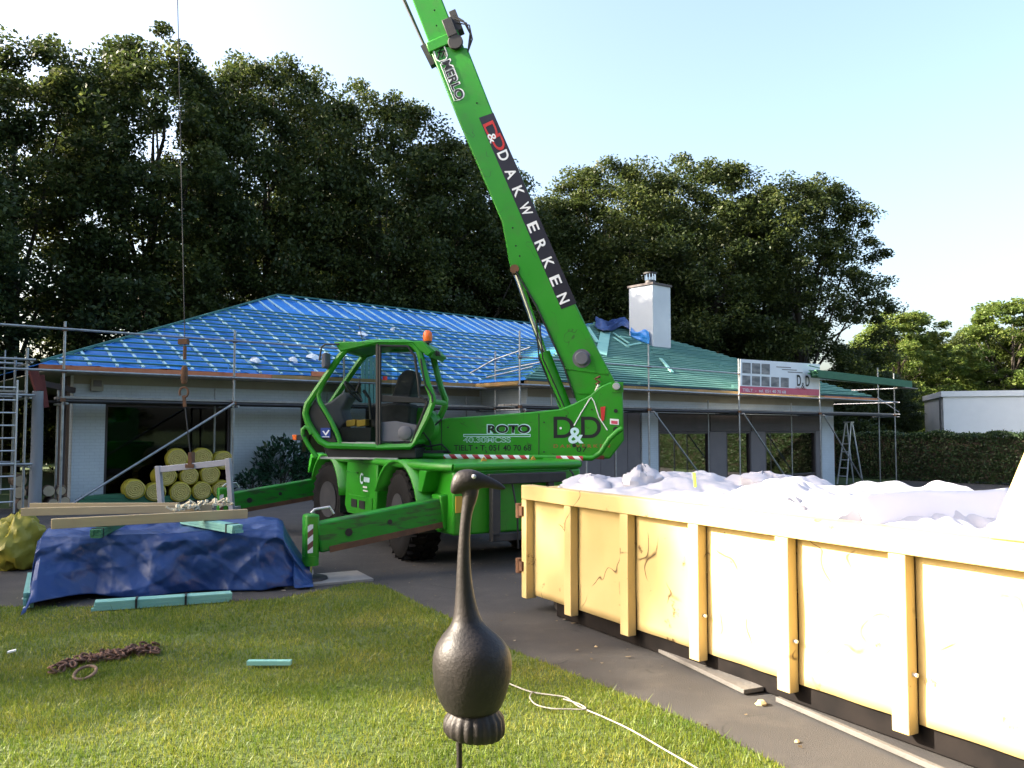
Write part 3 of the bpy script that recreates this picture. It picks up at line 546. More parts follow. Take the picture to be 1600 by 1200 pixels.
def cloth(name, pts_fn, nu, nv, mat, label, cat, amp=.05, fr=6., seed=1, parent=None, th=.006):
    g = random.Random(seed); ph = [g.uniform(0, 6) for _ in range(8)]; mb = MB(); V = []; Fc = []
    for j in range(nv+1):
        for i in range(nu+1):
            s, t = i/nu, j/nv; p, n = pts_fn(s, t)
            d = amp*(math.sin(fr*s*2+ph[0]+3*math.sin(fr*.6*t+ph[1]))*.5+math.sin(fr*1.7*t+ph[2]+2*math.sin(fr*s+ph[3]))*.35+.25*abs(math.sin(fr*2.6*(s+t*.7)+ph[4])))
            V.append(Vector(p)+Vector(n)*d)
    for j in range(nv):
        for i in range(nu): k = j*(nu+1)+i; Fc.append((k, k+1, k+nu+2, k+nu+1))
    mb.add(V, Fc); o = build(name, mb, mat, parent, True)
    if label: tag(o, label, cat)
    md = o.modifiers.new('thick', 'SOLIDIFY'); md.thickness = th; md.offset = 0
    return o
def crump(s, t):
    px = 928+s*74; top = 503+12*s+4*math.sin(s*9); py = top+t*(13+4*math.sin(s*7)); return on3(px, py)+N1*(.1+.18*math.sin(math.pi*t)*(.4+.6*abs(math.sin(s*8)))), N1
cloth('crumpled_foil', crump, 60, 20, MT['tarp'], 'crumpled blue foil sheet bunched on the ridge left of the chimney', 'foil sheet', .1, 8, 3)
def crump2(s, t):
    p = H(ca-.12+.04*s, cb-.1-1.1*s, z3(cb-.1-1.1*s)+.08+t*(.55-.2*s+.1*math.sin(s*7))); return p, -U
cloth('foil_flap', crump2, 16, 8, MT['foil'], 'blue foil flap folded up against the chimney foot', 'foil sheet', .05, 5, 6)
# ================================================================ SCAFFOLD ALONG THE FRONT
sc = empty('facade_scaffold', H(0,.5), 'grey tube scaffold standing along the whole front of the bungalow', 'scaffold')
def tube(name, p0, p1, par, r=.028, mat='steel', n=8):
    mb = MB(); mb.tube([p0, p1], r, n); return build(name, mb, MT[mat], par, True)
BL, BR = .5, 2.75
PL = [a_at(px, BL) for px in (98, 365)]; PL += [PL[1]+3.0, a_at(774, BL)]
PR = [a_at(812, BR), a_at(1014, BR)-2.9, a_at(1014, BR), a_at(1155, BR), a_at(1281, BR), 34.4]
for a in PL: tube('post', H(a,BL,.02), H(a,BL,4.15 if a > 1 else 4.05), sc)
for a in PR: tube('post', H(a,BR,-.9 if a > 19 else -.3), H(a,BR,4.3 if a > 20 else 4.5), sc)
for a in (PL[0]+.1, PL[1]-.1, PL[2], PL[3]-.4): tube('inner_post', H(a,-.45,.02), H(a,-.45,2.75), sc, .024)
for a in PR[1:-1]: tube('inner_post', H(a-.5,1.75,-.8 if a > 19 else -.2), H(a-.5,1.75,2.8), sc, .024)
tube('inner_post', H(34.4,2.0,-.9), H(34.4,2.0,4.6), sc)
def rails(As, b, zs, names, ext0=0, ext1=0):
    for z_, nm in zip(zs, names):
        for i in range(len(As)-1):
            a0 = As[i]-(ext0 if i == 0 else .12); a1 = As[i+1]+(ext1 if i == len(As)-2 else .12); dz = .05*(i % 2)
            tube(nm, H(a0,b+.06,z_+dz*.0+.004*i), H(a1,b+.06,z_-.004*i), sc, .025)
rails(PL, BL, (3.88, 2.98), ('guard_rail', 'mid_rail'), 2.4, .1)
rails(PR, BR, (3.75, 2.98), ('guard_rail', 'mid_rail'), .1, .2)
for As, b0, b1 in ((PL, -.42, .44), (PR, 1.78, 2.69)):
    for i in range(len(As)-1):
        for j in range(3):
            wd = (b1-b0)/3; mb = MB(); bb = b0+wd*(j+.5); mb.bar(H(As[i]+.01,bb,2.42), H(As[i+1]-.01,bb,2.42), wd-.02, .05); build('deck_board', mb, MT['oldboard'], sc)
        tube('ledger', H(As[i]-.1,b1+.0,2.34), H(As[i+1]+.1,b1+.0,2.34), sc, .03, 'dark')
        tube('ledger', H(As[i]-.1,b0-.02,2.34), H(As[i+1]+.1,b0-.02,2.34), sc, .03, 'dark')
    for a in As: tube('transom', H(a+.05,b0-.1,2.28), H(a+.05,b1+.25,2.28), sc, .025)
tube('diagonal_brace', H(PL[0]+.15,BL+.1,.1), H(PL[1]-.02,BL+.1,2.36), sc)
for i in (2, 3, 4): tube('diagonal_brace', H(PR[i]+.1,BR+.1,2.3), H(PR[i]+3.4,BR+.1,-.6), sc)
for p, q_ in (((735,583),(772,562)),((772,562),(828,543)),((774,580),(845,566)),((760,590),(832,573))):
    tube('corner_rail', onplane(*p, H(12.3,1.6), U-N*.6), onplane(*q_, H(12.3,1.6), U-N*.6), sc, .024)
for z_ in (3.6, 2.95, 2.4):
    tube('side_rail', H(34.5,2.95,z_), H(34.5,-.6,z_-.02), sc, .025, 'alu')
tube('side_rail', H(34.3,2.0,3.2), H(34.5,2.9,2.5), sc, .02)
for i, a in enumerate(PL+PR):
    b = BL if i < 4 else BR
    for z_ in (2.36, 2.98, 3.88 if i < 4 else 3.75): mb = MB(); mb.box(H(a,b+.02,z_), (.09,.09,.08), (U,N,Z)); build('coupler', mb, MT['rust'], sc)
    mb = MB(); q5 = H(a,b); mb.box(H(a,b,.014+gz(q5.x,q5.y)), (.18,.18,.016), (U,N,Z)); build('base_plate', mb, MT['dark'], sc)
# scaffold tower and ladder at the left edge
st = empty('scaffold_tower', H(-3,-1), 'grey scaffold tower at the left edge beside the bungalow', 'scaffold')
ta = a_at(40,.3); TW = [(ta-1.6,.3),(ta,.3),(ta-1.6,-1.0),(ta,-1.0)]
for a, b in TW: tube('post', H(a,b,.02), H(a,b,3.35 if b < 0 else 3.45), st)
for z_ in (1.0, 2.45, 3.2):
    tube('ledger', H(ta-2.4,.36,z_), H(ta+.15,.36,z_), st, .026); tube('ledger', H(ta-2.4,-1.06,z_), H(ta+.15,-1.06,z_), st, .026)
    for a in (ta-1.6, ta): tube('transom', H(a+.06,-1.2,z_-.06), H(a+.06,.5,z_-.06), st, .024)
for j in range(4):
    mb = MB(); mb.bar(H(ta-2.3,.1-.3*j,2.53), H(ta+.05,.1-.3*j,2.53), .27, .045); build('deck_board', mb, MT['oldboard'], st)
for j in range(7): tube('fence_bar', H(ta-1.5+.22*j,-1.15,.3), H(ta-1.5+.22*j,-1.15,3.5), st, .016)
lp = empty('ladder', H(-1.9,.6), 'aluminium ladder standing upright against the scaffold tower at the left edge', 'ladder')
la = a_at(9,.6)
for s in (-.2, .2): mb = MB(); mb.bar(H(la+s,.62,.02), H(la+s,.55,2.75), .07, .03, U); build('rail', mb, MT['alu'], lp)
for j in range(10): tube('rung', H(la-.19,.618-.006*j,.25+.26*j), H(la+.19,.618-.006*j,.25+.26*j), lp, .017, 'alu')
gp = onplane(54, 790, H(0,.1), N); gp.z = 0
e = empty('porch_post', gp, 'thick weathered grey post under the left end of the copper gutter', 'post')
mb = MB(); mb.tube([gp, gp+Z*1.3+U*.01, gp+Z*2.55], [.13,.115,.11], 12); build('shaft', mb, MT['greytrunk'], e, True)
mb = MB(); mb.bar(gp+Z*2.56+U*.02, gp+Z*3.02-U*.12, .2, .16, U); mb.bar(gp+Z*2.2+U*.16, gp+Z*2.9+U*.05, .1, .1, U); build('bracket', mb, MT['darkred'], e)
mb = MB(); mb.bar(gp+Z*2.72+U*.1-N*.1, H(.8,-.7,2.62), .1, .12); build('tie_beam', mb, MT['brown'], e)
r5 = random.Random(9)
for i in range(9):
    row = i//4; p = H(-.25+.27*(i % 4)-.05*row, -.15-.1*(i % 2), .14+.25*row); L = r5.uniform(.3,.42); mb = MB(); ax = (N+U*r5.uniform(-.25,.25)+Z*r5.uniform(-.1,.1)).normalized(); rad = r5.uniform(.1,.14)
    mb.tube([p-ax*L*.5, p+ax*L*.5], rad, 9); o = build('firewood_log', mb, MT['log'], None, True); tag(o, 'split firewood log in the small heap at the left corner of the house', 'log', 'firewood heap')
    mb = MB(); mb.tube([p+ax*(L*.5+.002), p+ax*(L*.5+.012)], rad*.9, 9); build('cut_face', mb, MT['cut'], o)
# banner
bn = empty('advertising_banner', H(PR[3],BR+.1), 'white and red advertising banner with photos hung on the scaffold rail', 'banner')
PBn = H(0, BR+.1); 
def bp_(px, py, d=0): return onplane(px, py, PBn+N*d, N)
def quad(name, x0, y0, x1, y1, x2, y2, x3, y3, d, mat, par, th=.006):
    mb = MB(); mb.prism([bp_(x0,y0,d), bp_(x1,y1,d), bp_(x2,y2,d), bp_(x3,y3,d)], -N*th); return build(name, mb, mat, par)
quad('sheet', 1157,561, 1281,569, 1280,618.5, 1156,614, 0, MT['white'], bn)
quad('red_band', 1156,603, 1280,608.5, 1280,618.3, 1156,613.8, .006, MT['pink'], bn, .004)
for i in range(3): x = 1160+i*15; y = 566.3+i*.9; quad('photo_print', x,y, x+13,y+.8, x+13,y+17.3, x,y+16.5, .006, MT['photo'], bn, .004)
for i in range(5): x = 1160+i*15; y = 586.5+i*.8; quad('photo_print', x,y, x+12.5,y+.8, x+12.5,y+15.8, x,y+15, .006, MT['photo'], bn, .004)
def btext(nm, s, px, py, h, mat, wid, bold=0):
    o_ = bp_(px, py); text(nm, s, o_, U, Z, h, MT[mat], bn, bold, wid, .012)
btext('lettering', 'D', 1245, 602.5, .42, 'ink', .30, .02); btext('lettering', 'D', 1258.5, 603.3, .42, 'ink', .30, .02); btext('lettering', '&', 1252, 607, .24, 'ink', .24)
btext('lettering', 'DAKWERKEN', 1243, 608.2, .09, 'red', .8)
for i in range(3): x = 1213+9*i; y = 572.5+4*i; quad('print_line', x,y, x+23,y+1.3, x+23,y+2.6, x,y+1.3, .006, MT['slate'], bn, .004)
btext('lettering', 'TIELT  -  tel. 051 40 70 68', 1160, 611.5, .11, 'white2', 2.9)
# bundle of green boards on the end of the scaffold
tb = empty('board_bundle', H(31,3.0,4.2), 'long bundle of green treated boards resting high on the scaffold end', 'timber')
PA, PBk = bp_(1270,592,.25), onplane(1416,598,H(34.8,0),U)
PBk = H(34.9,3.2,0); PBk.z = 3.66; PA = H(a_at(1274,3.2),3.2,0); PA.z = 3.8
ax = (PBk-PA).normalized(); sd = ax.cross(Z).normalized()
for r_ in range(5):
    for c in range(4):
        j = r5.uniform(-.25,.1); mb = MB(); o_ = sd*(c*.105-.16)+Z*(r_*.075); mb.bar(PA+o_*.8+ax*(j if r_ else 0), PBk+o_*.8+ax*r5.uniform(-.02,.03), .078, .055); build('board', mb, MT['bundle'], tb)
mb = MB(); mb.bar(PA-ax*.45+Z*.42, PA+ax*.4+Z*.37, .03, .03); build('spacer_lath', mb, MT['bundle'], tb)
mb = MB(); mb.bar(PBk-ax*.9-Z*.06, PBk+ax*.4-Z*.06, .5, .04); build('spacer_lath', mb, MT['oldboard'], tb)
# teal boards standing on the deck behind the cab
ts = empty('board_stack', H(a_at(575,.3),.1,2.46), 'upright stack of teal boards standing on the scaffold, seen through the cab', 'timber')
for i in range(4):
    a0 = a_at(564+6.6*i, .1); mb = MB(); mb.bar(H(a0+.06,.1-.02*(i % 2),2.46), H(a0+.06,.06,3.75+.06*(i % 3)), .035, .1, U); build('board', mb, MT['teal'], ts)
# stepladder by the right corner
sl_ = empty('stepladder', H(p3+.6,2.2), 'aluminium stepladder standing at the right corner of the bungalow', 'stepladder')
ap = H(p3+1.0,1.6,2.0)
for s in (-.22,.22):
    for f, nm in ((-.75,'front_rail'),(.75,'rear_rail')): mb = MB(); mb.bar(ap+N*s*.6+U*f*.08, H(p3+1.0,1.6,-.75)+N*s+U*f, .07, .03, N); build(nm, mb, MT['alu'], sl_)
for j in range(6):
    z_ = .36*(j+1)-.75; f = -.75*(1-(z_+.75)/2.75)-.06; mb = MB(); c = H(p3+1.0,1.6,z_)+U*f; mb.box(c, (.1,.4-.03*j,.03), (U,N,Z)); build('tread', mb, MT['alu'], sl_)
mb = MB(); mb.box(ap+Z*.03, (.3,.34,.05), (U,N,Z)); build('top_cap', mb, MT['alu'], sl_)
mb = MB(); mb.box(H(p3+.3,1.2,.9), (.1,.1,1.8), (U,N,Z)); tag(build('wooden_prop', mb, MT['rust']), 'reddish wooden prop beside the stepladder at the house corner', 'post')
# ================================================================ CRANE (rotating telescopic handler)
C0 = Vector((-1.3, 12.9, 0)); RX = Vector((.9935, -.114, 0)).normalized(); MY = Vector((RX.y, -RX.x, 0))   # RX to the rear (right), MY towards the viewer
cr = empty('telescopic_crane', C0, 'bright green rotating telescopic crane with raised boom on outriggers', 'crane')
def tp(px, py, Y): return onplane(px, py, C0+MY*Y, MY)
def tplate(name, pix, Y, th, mat, par=cr, bevel=.012):
    mb = MB(); mb.prism([tp(x, y, Y) for x, y in pix], -MY*th); return build(name, mb, MT[mat], par, bevel=bevel)
E1 = Vector((.51, -.86, 0)).normalized(); E2 = Vector((E1.y, -E1.x, 0))
def cp(s, l, z): return C0+E1*s+E2*l+Z*z
AX = (E1, E2, Z)
# --- chassis
mb = MB(); mb.box(cp(0,0,.86), (5.0,.95,.55), AX); ch_ = build('chassis_frame', mb, MT['dark'], cr, bevel=.02)
mb = MB(); mb.box(cp(0,0,1.27), (5.1,2.1,.06), AX); build('deck_plate', mb, MT['green'], cr, bevel=.01)
mb = MB()
for l in (1.1, -1.1): mb.tube([cp(-2.6,l*.8,1.27), cp(-2.45,l,1.27), cp(2.45,l,1.27), cp(2.72,l*.85,1.27)], .05, 10)
mb.tube([cp(2.72,.94,1.27), cp(2.78,.6,1.27), cp(2.78,-.6,1.27), cp(2.72,-.94,1.27)], .05, 10); build('deck_rim', mb, MT['green'], cr, True)
mb = MB(); mb.box(cp(2.45,0,.83), (.6,1.9,.78), AX); en = build('outrigger_housing', mb, MT['green'], cr, bevel=.03)
mb = MB(); mb.box(cp(-2.45,0,.83), (.6,1.9,.78), AX); build('outrigger_housing', mb, MT['green'], cr, bevel=.03)
mb = MB(); mb.box(cp(2.758,1.0-.14,.82), (.012,.13,.2), AX); build('warning_plate', mb, MT['ochre'], en)
mb = MB(); mb.box(cp(2.84,-.05,1.12), (.09,1.15,.13), AX); mb.box(cp(2.84,.42,.7), (.09,.12,.7), AX); mb.box(cp(2.84,.1,.4), (.09,.75,.1), AX); mb.box(cp(2.84,-.4,.72), (.07,.09,.68), AX); build('towing_frame', mb, MT['dark'], cr, bevel=.01)
for l in (.18,-.1): mb = MB(); mb.tube([cp(2.86,l,1.05), cp(2.95,l-.02,.7), cp(2.9,l-.06,.25)], .012, 6); build('hose', mb, MT['black'], cr, True)
for l in (.62,-.1): mb = MB(); mb.prism([cp(2.84,l,1.345), cp(2.84,l-.09,1.345), cp(2.84,l-.045,1.4)], -E1*.01); build('warning_triangle', mb, MT['ochre'], cr)
# side box between the wheels (on both sides), with step vents
for sg in (1, -1):
    mb = MB(); mb.prism([cp(-.62,sg*1.12,1.24), cp(.66,sg*1.12,1.24), cp(.62,sg*1.12,.52), cp(.5,sg*1.12,.44), cp(-.6,sg*1.12,.44), cp(-.72,sg*1.12,.55)], -E2*sg*.5); bxs = build('side_tank', mb, MT['green'], cr, bevel=.02)
    mb = MB(); mb.box(cp(.0,sg*1.125,.62), (1.0,.03,.24), AX); build('step_panel', mb, MT['green'], bxs, bevel=.006)
    for k in (-.22,.12): mb = MB(); mb.box(cp(k,sg*1.143,.62), (.24,.01,.12), AX); build('vent', mb, MT['black'], bxs)
    if sg > 0:
        text('lettering', 'C', cp(-.02,1.125,.93), E1, Z, .15, MT['pale'], bxs, .03, .13, .003)
        for k_, (l0, l1, zz, hh) in enumerate(((.13,.36,.96,.07),(.1,.26,.87,.025),(.1,.3,.82,.02))): mb = MB(); mb.prism([cp(l0,1.124,zz), cp(l1,1.124,zz), cp(l1,1.124,zz+hh), cp(l0,1.124,zz+hh)], -E2*.003); build('sticker_line', mb, MT['pale' if k_ == 0 else 'white2'], bxs)
        mb = MB(); mb.box(cp(-.35,1.13,1.08), (.5,.012,.03), AX); build('door_seam', mb, MT['greenworn'], bxs)
# fenders
def fender(s, sg):
    mb = MB(); n = 12; vs = []; fs = []
    for i in range(n+1):
        th = R(8)+R(150)*i/n
        for l in (.72, 1.2): vs.append(cp(s+math.cos(th)*.74, sg*l, .60+math.sin(th)*.70))
    for i in range(n): fs.append((2*i, 2*i+1, 2*i+3, 2*i+2))
    mb.add(vs, fs); o = build('fender', mb, MT['green'], cr, True); md = o.modifiers.new('thick', 'SOLIDIFY'); md.thickness = .035
    mb = MB(); mb.box(cp(s+.735,sg*.96,.58), (.02,.44,.3), AX); build('mud_flap', mb, MT['black'], cr)
for s in (1.5, -1.5):
    for sg in (1, -1): fender(s, sg)
mb = MB(); mb.prism([cp(2.2,1.16,1.22), cp(2.42,1.16,1.22), cp(2.28,1.16,.95), cp(2.16,1.16,.95)], -E2*.3); build('fender_plate', mb, MT['green'], cr, bevel=.008)
mb = MB(); mb.prism([cp(-2.25,1.18,1.25), cp(-2.38,1.18,1.25), cp(-2.5,1.18,.98), cp(-2.42,1.18,.98)], -E2*.4); build('fender_plate', mb, MT['green'], cr, bevel=.008)
# wheels
tyre = MB(); prof = [(.28,-.2),(.38,-.235),(.50,-.235),(.555,-.2),(.575,-.12),(.58,0),(.575,.12),(.555,.2),(.50,.235),(.38,.235),(.28,.2)]
tyre.lathe((0,0,0), (0,1,0), prof, 40)
for i in range(26):
    for sg in (1,-1):
        th = 2*math.pi*(i+(.5 if sg > 0 else 0))/26; rad = Vector((math.sin(th),0,math.cos(th))); tg = Vector((math.cos(th),0,-math.sin(th)))
        for q0, wd in ((.05,.085),(.15,.085)): tyre.box(rad*.583+Vector((0,sg*q0,0))+tg*(.02*q0/.1), (.085,wd,.05), ((tg+Vector((0,.35*sg,0))).normalized(), Vector((0,1,0)), rad))
rimb = MB(); rimb.lathe((0,0,0), (0,1,0), [(.27,.215),(.295,.222),(.285,.2),(.265,.12),(.22,.05),(.19,.03)], 32)
hub = MB(); hub.lathe((0,0,0), (0,1,0), [(.19,.03),(.19,.1),(.12,.14),(.11,.19),(.06,.2)], 20)
def mk(mb, nm, mat):
    me = bpy.data.meshes.new(nm); me.from_pydata(mb.v, [], mb.f); me.update(); me.polygons.foreach_set('use_smooth', [True]*len(me.polygons)); me.set_sharp_from_angle(angle=R(35)); me.materials.append(mat); return me
tm, rm, hm = mk(tyre, 'tyre', MT['rubber']), mk(rimb, 'rim', MT['rim']), mk(hub, 'hub', MT['green'])
for s, l, st_ in ((1.5,.93,-6),(1.5,-.93,-6),(-1.5,.93,8),(-1.5,-.93,8)):
    p = cp(s, l, .585); y = E2*(1 if l > 0 else -1); ang = math.atan2(-y.x, y.y)+R(st_)
    o = bpy.data.objects.new('wheel', tm); COL.objects.link(o); o.parent = cr; o.matrix_parent_inverse = Matrix.Translation(-C0); o.location = p; o.rotation_euler = (0, 0, ang)
    for nm, me in (('rim', rm), ('hub', hm)): q_ = bpy.data.objects.new(nm, me); COL.objects.link(q_); q_.parent = o
# outriggers
def outrigger(s, sg, L):
    p0, p1 = cp(s, sg*.8, .74), cp(s, sg*(1.0+L), .50); d = (p1-p0).normalized(); up = Z-d*Z.dot(d)
    mb = MB(); mb.bar(p0, p1, .2, .34, up); bm = build('outrigger_beam', mb, MT['greenworn'], cr, bevel=.02)
    pa_ = cp(s, sg*.96, .72); mb = MB(); mb.bar(pa_-d*.1, pa_+d*.06, .27, .43, up); build('beam_collar', mb, MT['green'], bm, bevel=.02)
    side = E1
    mb = MB(); mb.tube([p1-d*.35+side*.101, p1-d*.35+side*.108], .045, 14); mb.tube([p0+d*.9+side*.101+up*.02, p0+d*.9+side*.109+up*.02], .03, 12); build('beam_hole', mb, MT['black'], bm)
    mb = MB(); mb.bar(p0+d*.2-up*.15+side*.104, p1-d*.1-up*.15+side*.104, .01, .07, up); build('grease_strip', mb, MT['rust'], bm)
    f = cp(s, sg*(1.0+L+.07), 0); mb = MB(); mb.box(f+Z*.52, (.17,.16,.5), AX); jk = build('jack_column', mb, MT['green'], cr, bevel=.025)
    mb = MB(); mb.tube([f+Z*.30, f+Z*.19], .095, 14); build('jack_collar', mb, MT['green'], jk, True)
    mb = MB(); mb.tube([f+Z*.2, f+Z*.06], .038, 14); build('jack_rod', mb, MT['chrome'], jk, True)
    mb = MB(); mb.lathe(f+Z*.035, Z, [(.2,0),(.19,.025),(.06,.04)], 20); build('jack_foot', mb, MT['dark'], jk, True)
    mb = MB(); mb.tube([f+Z*.78, f+Z*.82-E2*sg*.04, f+Z*.84-E2*sg*.22, f+Z*.76-E2*sg*.27], .014, 7); build('hydraulic_pipe', mb, MT['alu'], jk, True)
    mb = MB(); mb.box(f+Z*.5+E1*.087+E2*sg*.03, (.008,.06,.32), AX); build('hazard_sticker', mb, stripemat('hazard', (.8,.8,.8), (.16,.05,.05), tuple(E2*.6+Z*.8), .11), jk)
    return f
feet = [outrigger(2.45, 1, 1.55), outrigger(2.45, -1, 1.4), outrigger(-2.45, 1, 1.55), outrigger(-2.45, -1, 1.4)]
# --- turret
mb = MB(); mb.tube([cp(0,0,1.1), cp(0,0,1.42)], .62, 32); build('slewing_ring', mb, MT['dark'], cr, True)
BODY = [(640,666),(700,653),(771,648),(827,644),(876,639),(895,631),(921,618),(938,604),(953,597),(973,600),(975,688),(953,717),(640,712)]
tb_ = tplate('turret_body', BODY, .5, .75, 'green', bevel=.02)
mb = MB(); c_ = tp(655,668,.55); mb.lathe(c_-MY*.35, MY, [(.3,0),(.3,.3),(.24,.36)], 20); build('tank_dome', mb, MT['green'], cr, True)
tplate('cab_floor', [(505,698),(650,700),(650,716),(512,715)], 1.1, 1.0, 'black')
tplate('floor_lip', [(500,714),(622,715.5),(622,718),(500,717)], 1.12, .3, 'alu', bevel=0)
mb = MB(); mb.tube([tp(*p, .62) for p in ((585,708),(640,712),(925,716),(938,708),(952,686),(966,673),(972,670))], .04, 10); bar_ = build('guard_tube', mb, MT['green'], cr, True)
sm_ = stripemat('red_white', (.8,.8,.82), (.42,.03,.04), tuple(RX*.75+Z*.66), .13)
for x0_, x1_ in ((694,827),(869,911)):
    mb = MB(); mb.tube([tp(x0_,712.4+(x0_-640)*.014,.62), tp(x1_,712.4+(x1_-640)*.014,.62)], .0425, 10); build('hazard_tape', mb, sm_, bar_, True)
mb = MB(); mb.prism([tp(x, y, .52) for x, y in ((688,705),(703,705),(703,711),(688,711))], -MY*.015); build('vent', mb, MT['black'], tb_)
for (x, y, r_) in ((897,696,.03),(876,669,.018),(962,642,.03),(962,671,.04)):
    mb = MB(); mb.tube([tp(x,y,.5), tp(x,y,.512)], r_, 12); build('bolt', mb, MT['black' if r_ != .018 else 'white2'], tb_)
tplate('reflector', [(929,711),(944,712),(944,718),(929,717)], .53, .02, 'darkred', tb_, 0); tplate('sticker', [(953,654),(967,655),(967,664),(953,663)], .512, .01, 'white2', tb_, 0); tplate('sticker_print', [(955,657),(965,658),(965,663),(955,662)], .515, .01, 'pink', tb_, 0)
tplate('red_mark', [(938,636),(946,635),(944,656),(940,660)], .512, .01, 'red', tb_, 0)
def ttext(nm, s, px0, px1, py, hpx, mat, Y=.5, bold=0, lift=0., par=None, slope=.0):
    a, b = tp(px0,py,Y), tp(px1,py+slope*(px1-px0),Y); h = (tp(px0,py-hpx,Y)-a).length
    return text(nm, s, a, b-a, Z, h, MT[mat], par or tb_, bold, (b-a).length, .003, lift)
ttext('lettering', 'ROTO', 760.5, 829.5, 676.6, 13, 'pale', bold=.055); ttext('lettering', 'ROTO', 762, 828, 676, 11.5, 'ink', bold=.03, lift=.003)
tplate('underline', [(724,678.2),(829,678.2),(829,682.6),(724,682.6)], .505, .004, 'pale', tb_, 0); tplate('underline', [(725,679.4),(828,679.4),(828,681.4),(725,681.4)], .508, .004, 'green', tb_, 0)
ttext('lettering', '40.30MCSS', 724, 798, 691, 7.5, 'pale', bold=.03); ttext('lettering', '40.30MCSS', 725, 797, 690.5, 6.5, 'green', bold=-.012, lift=.003)
ttext('lettering', 'TIELT • T: 051 40 70 68', 709, 830, 704, 8.6, 'ink', bold=.012)
ttext('lettering', 'D', 865, 897, 684, 33, 'ink', bold=.01); ttext('lettering', 'D', 908, 939, 684, 33, 'ink', bold=.01, lift=.001)
ttext('lettering', '&', 888, 912, 692, 24, 'pale', bold=.02, lift=.004); ttext('lettering', 'D A K W E R K E N', 865, 953, 699.5, 5, 'faded', bold=.02); ttext('lettering', '07', 901, 917, 706, 8, 'ink', lift=.002)
mb = MB(); mb.tube([tp(x,y,.507) for x, y in ((897,665),(908,645),(921,624),(924,621),(928,627),(936,652),(949,672))], .008, 6); build('roof_line_emblem', mb, MT['white2'], tb_)
# --- boom
BOOM = [(669,71),(717,191),(784,347),(797,418),(806,420),(837,480),(881,573),(901,628),(918,622),(935,610),(962,597),(935,547),(899,474),(827,303),(769,173),(730,74)]
bo = tplate('boom_outer_section', BOOM, .28, .56, 'green', bevel=.02)
ce0 = (tp(672,75,0)+tp(722,74,0))/2; ce1 = (tp(645,0,0)+tp(691,0,0))/2; bd = (ce1-ce0).normalized()
lo, hi = 0, 40
for _ in range(40):
    mid = (lo+hi)/2
    if project(ce0+bd*mid)[0] > 255: lo = mid
    else: hi = mid
TL = lo; tip = ce0+bd*TL; bpn = bd.cross(MY).normalized()
if bpn.x < 0: bpn = -bpn
w0 = (tp(722,74,0)-tp(672,75,0)).dot(bpn)
secs = [(-.3, TL*.36, w0*.92, .46), (TL*.36-.2, TL*.7, w0*.76, .38), (TL*.7-.2, TL, w0*.6, .3)]
for s0, s1, wd, dp in secs:
    mb = MB(); mb.bar(ce0+bd*s0, ce0+bd*s1, dp, wd, bpn); build('boom_inner_section', mb, MT['green'], cr, bevel=.02)
mb = MB(); mb.bar(ce0-bd*.12, ce0+bd*.05, .62, w0*1.12, bpn); build('boom_collar', mb, MT['green'], bo, bevel=.015)
def btp(t, s, Y): return ce0+bd*t+bpn*s+MY*Y
mb = MB(); mb.box(btp(.1,w0*.36,.33), (.3,.08,.16), (bd,MY,bpn)); mb.tube([btp(-.15,w0*.36,.3), btp(-.15,w0*.36,.36)], .12, 18); mb.box(btp(.2,w0*.62,.2), (.35,.2,.12), (bd,MY,bpn)); build('hose_bracket', mb, MT['dark'], bo, bevel=.01)
mb = MB()
for k in range(3): mb.tube([btp(.3-.07*k,w0*.6,.3), btp(.12-.05*k,w0*.85+.03*k,.32), btp(-.1-.05*k,w0*.9,.3), btp(-.35,w0*.62,.28)], .012, 6)
build('hydraulic_hoses', mb, MT['black'], bo, True)
mb = MB(); mb.bar(btp(-.25,-w0*.55,.1), btp(.12,-w0*.62,.1), .12, .14, bpn); build('cable_guide', mb, MT['dark'], bo)
mb = MB(); mb.tube([btp(-.1,-w0*.62,.12), btp(2.2,-w0*.9,.12)], .02, 7); mb.tube([btp(-.15,-w0*.6,.02), btp(2.2,-w0*.8,.02)], .014, 6); build('winch_rope_run', mb, MT['dark'], bo, True)
def bpl(name, pix, d, th, mat): return tplate(name, pix, .28+d, th, mat, bo, 0)
bpl('black_sticker', [(748,184),(771,176),(901,474),(877,483)], .004, .003, 'inkpanel')
def along(nm, s, p0, p1, hpx, mat, bold=0, lift=0.):
    a, b = tp(*p0, .285), tp(*p1, .285); up = bpn; h = hpx
    return text(nm, s, a, b-a, up, h, MT[mat], bo, bold, (b-a).length, .004, lift)
px_m = (tp(780,300,.285)-tp(800,300,.285)).length/20
along('lettering', 'D', (754.5,195), (766,221), 17*px_m, 'red', .01); along('lettering', 'D', (766,215), (777,238), 17*px_m, 'red', .01, .001); along('lettering', '&', (761,211), (767,225), 12*px_m, 'white2', .01, .003)
t0_, t1_ = Vector((780,247)), Vector((873,470))
for i, ch in enumerate('DAKWERKEN'):
    c = t0_.lerp(t1_, i/8.0-.003); d_ = (t1_-t0_).normalized()*(7.5 if ch != 'W' else 10); q0, q1 = c-d_, c+d_
    along('lettering', ch, tuple(q0), tuple(q1), 15.5*px_m, 'white2', .02)
along('lettering', 'MERLO', (690,97), (714.5,158), 14*px_m, 'white2', .06); along('lettering', 'MERLO', (690.5,98), (714,157), 12.5*px_m, 'ink', .025, .003)
def ring(pix, d, wd, mat, nm):
    mb = MB(); P = [tp(x, y, .283+d) for x, y in pix]; mb.tube(P+[P[0]], wd, 6, False); build(nm, mb, MT[mat], bo, True)
ring([(676,74),(688,68),(694,72),(699,86),(697,93),(687,96),(682,93)], 0, .012, 'white2', 'emblem_frame')
mb = MB()
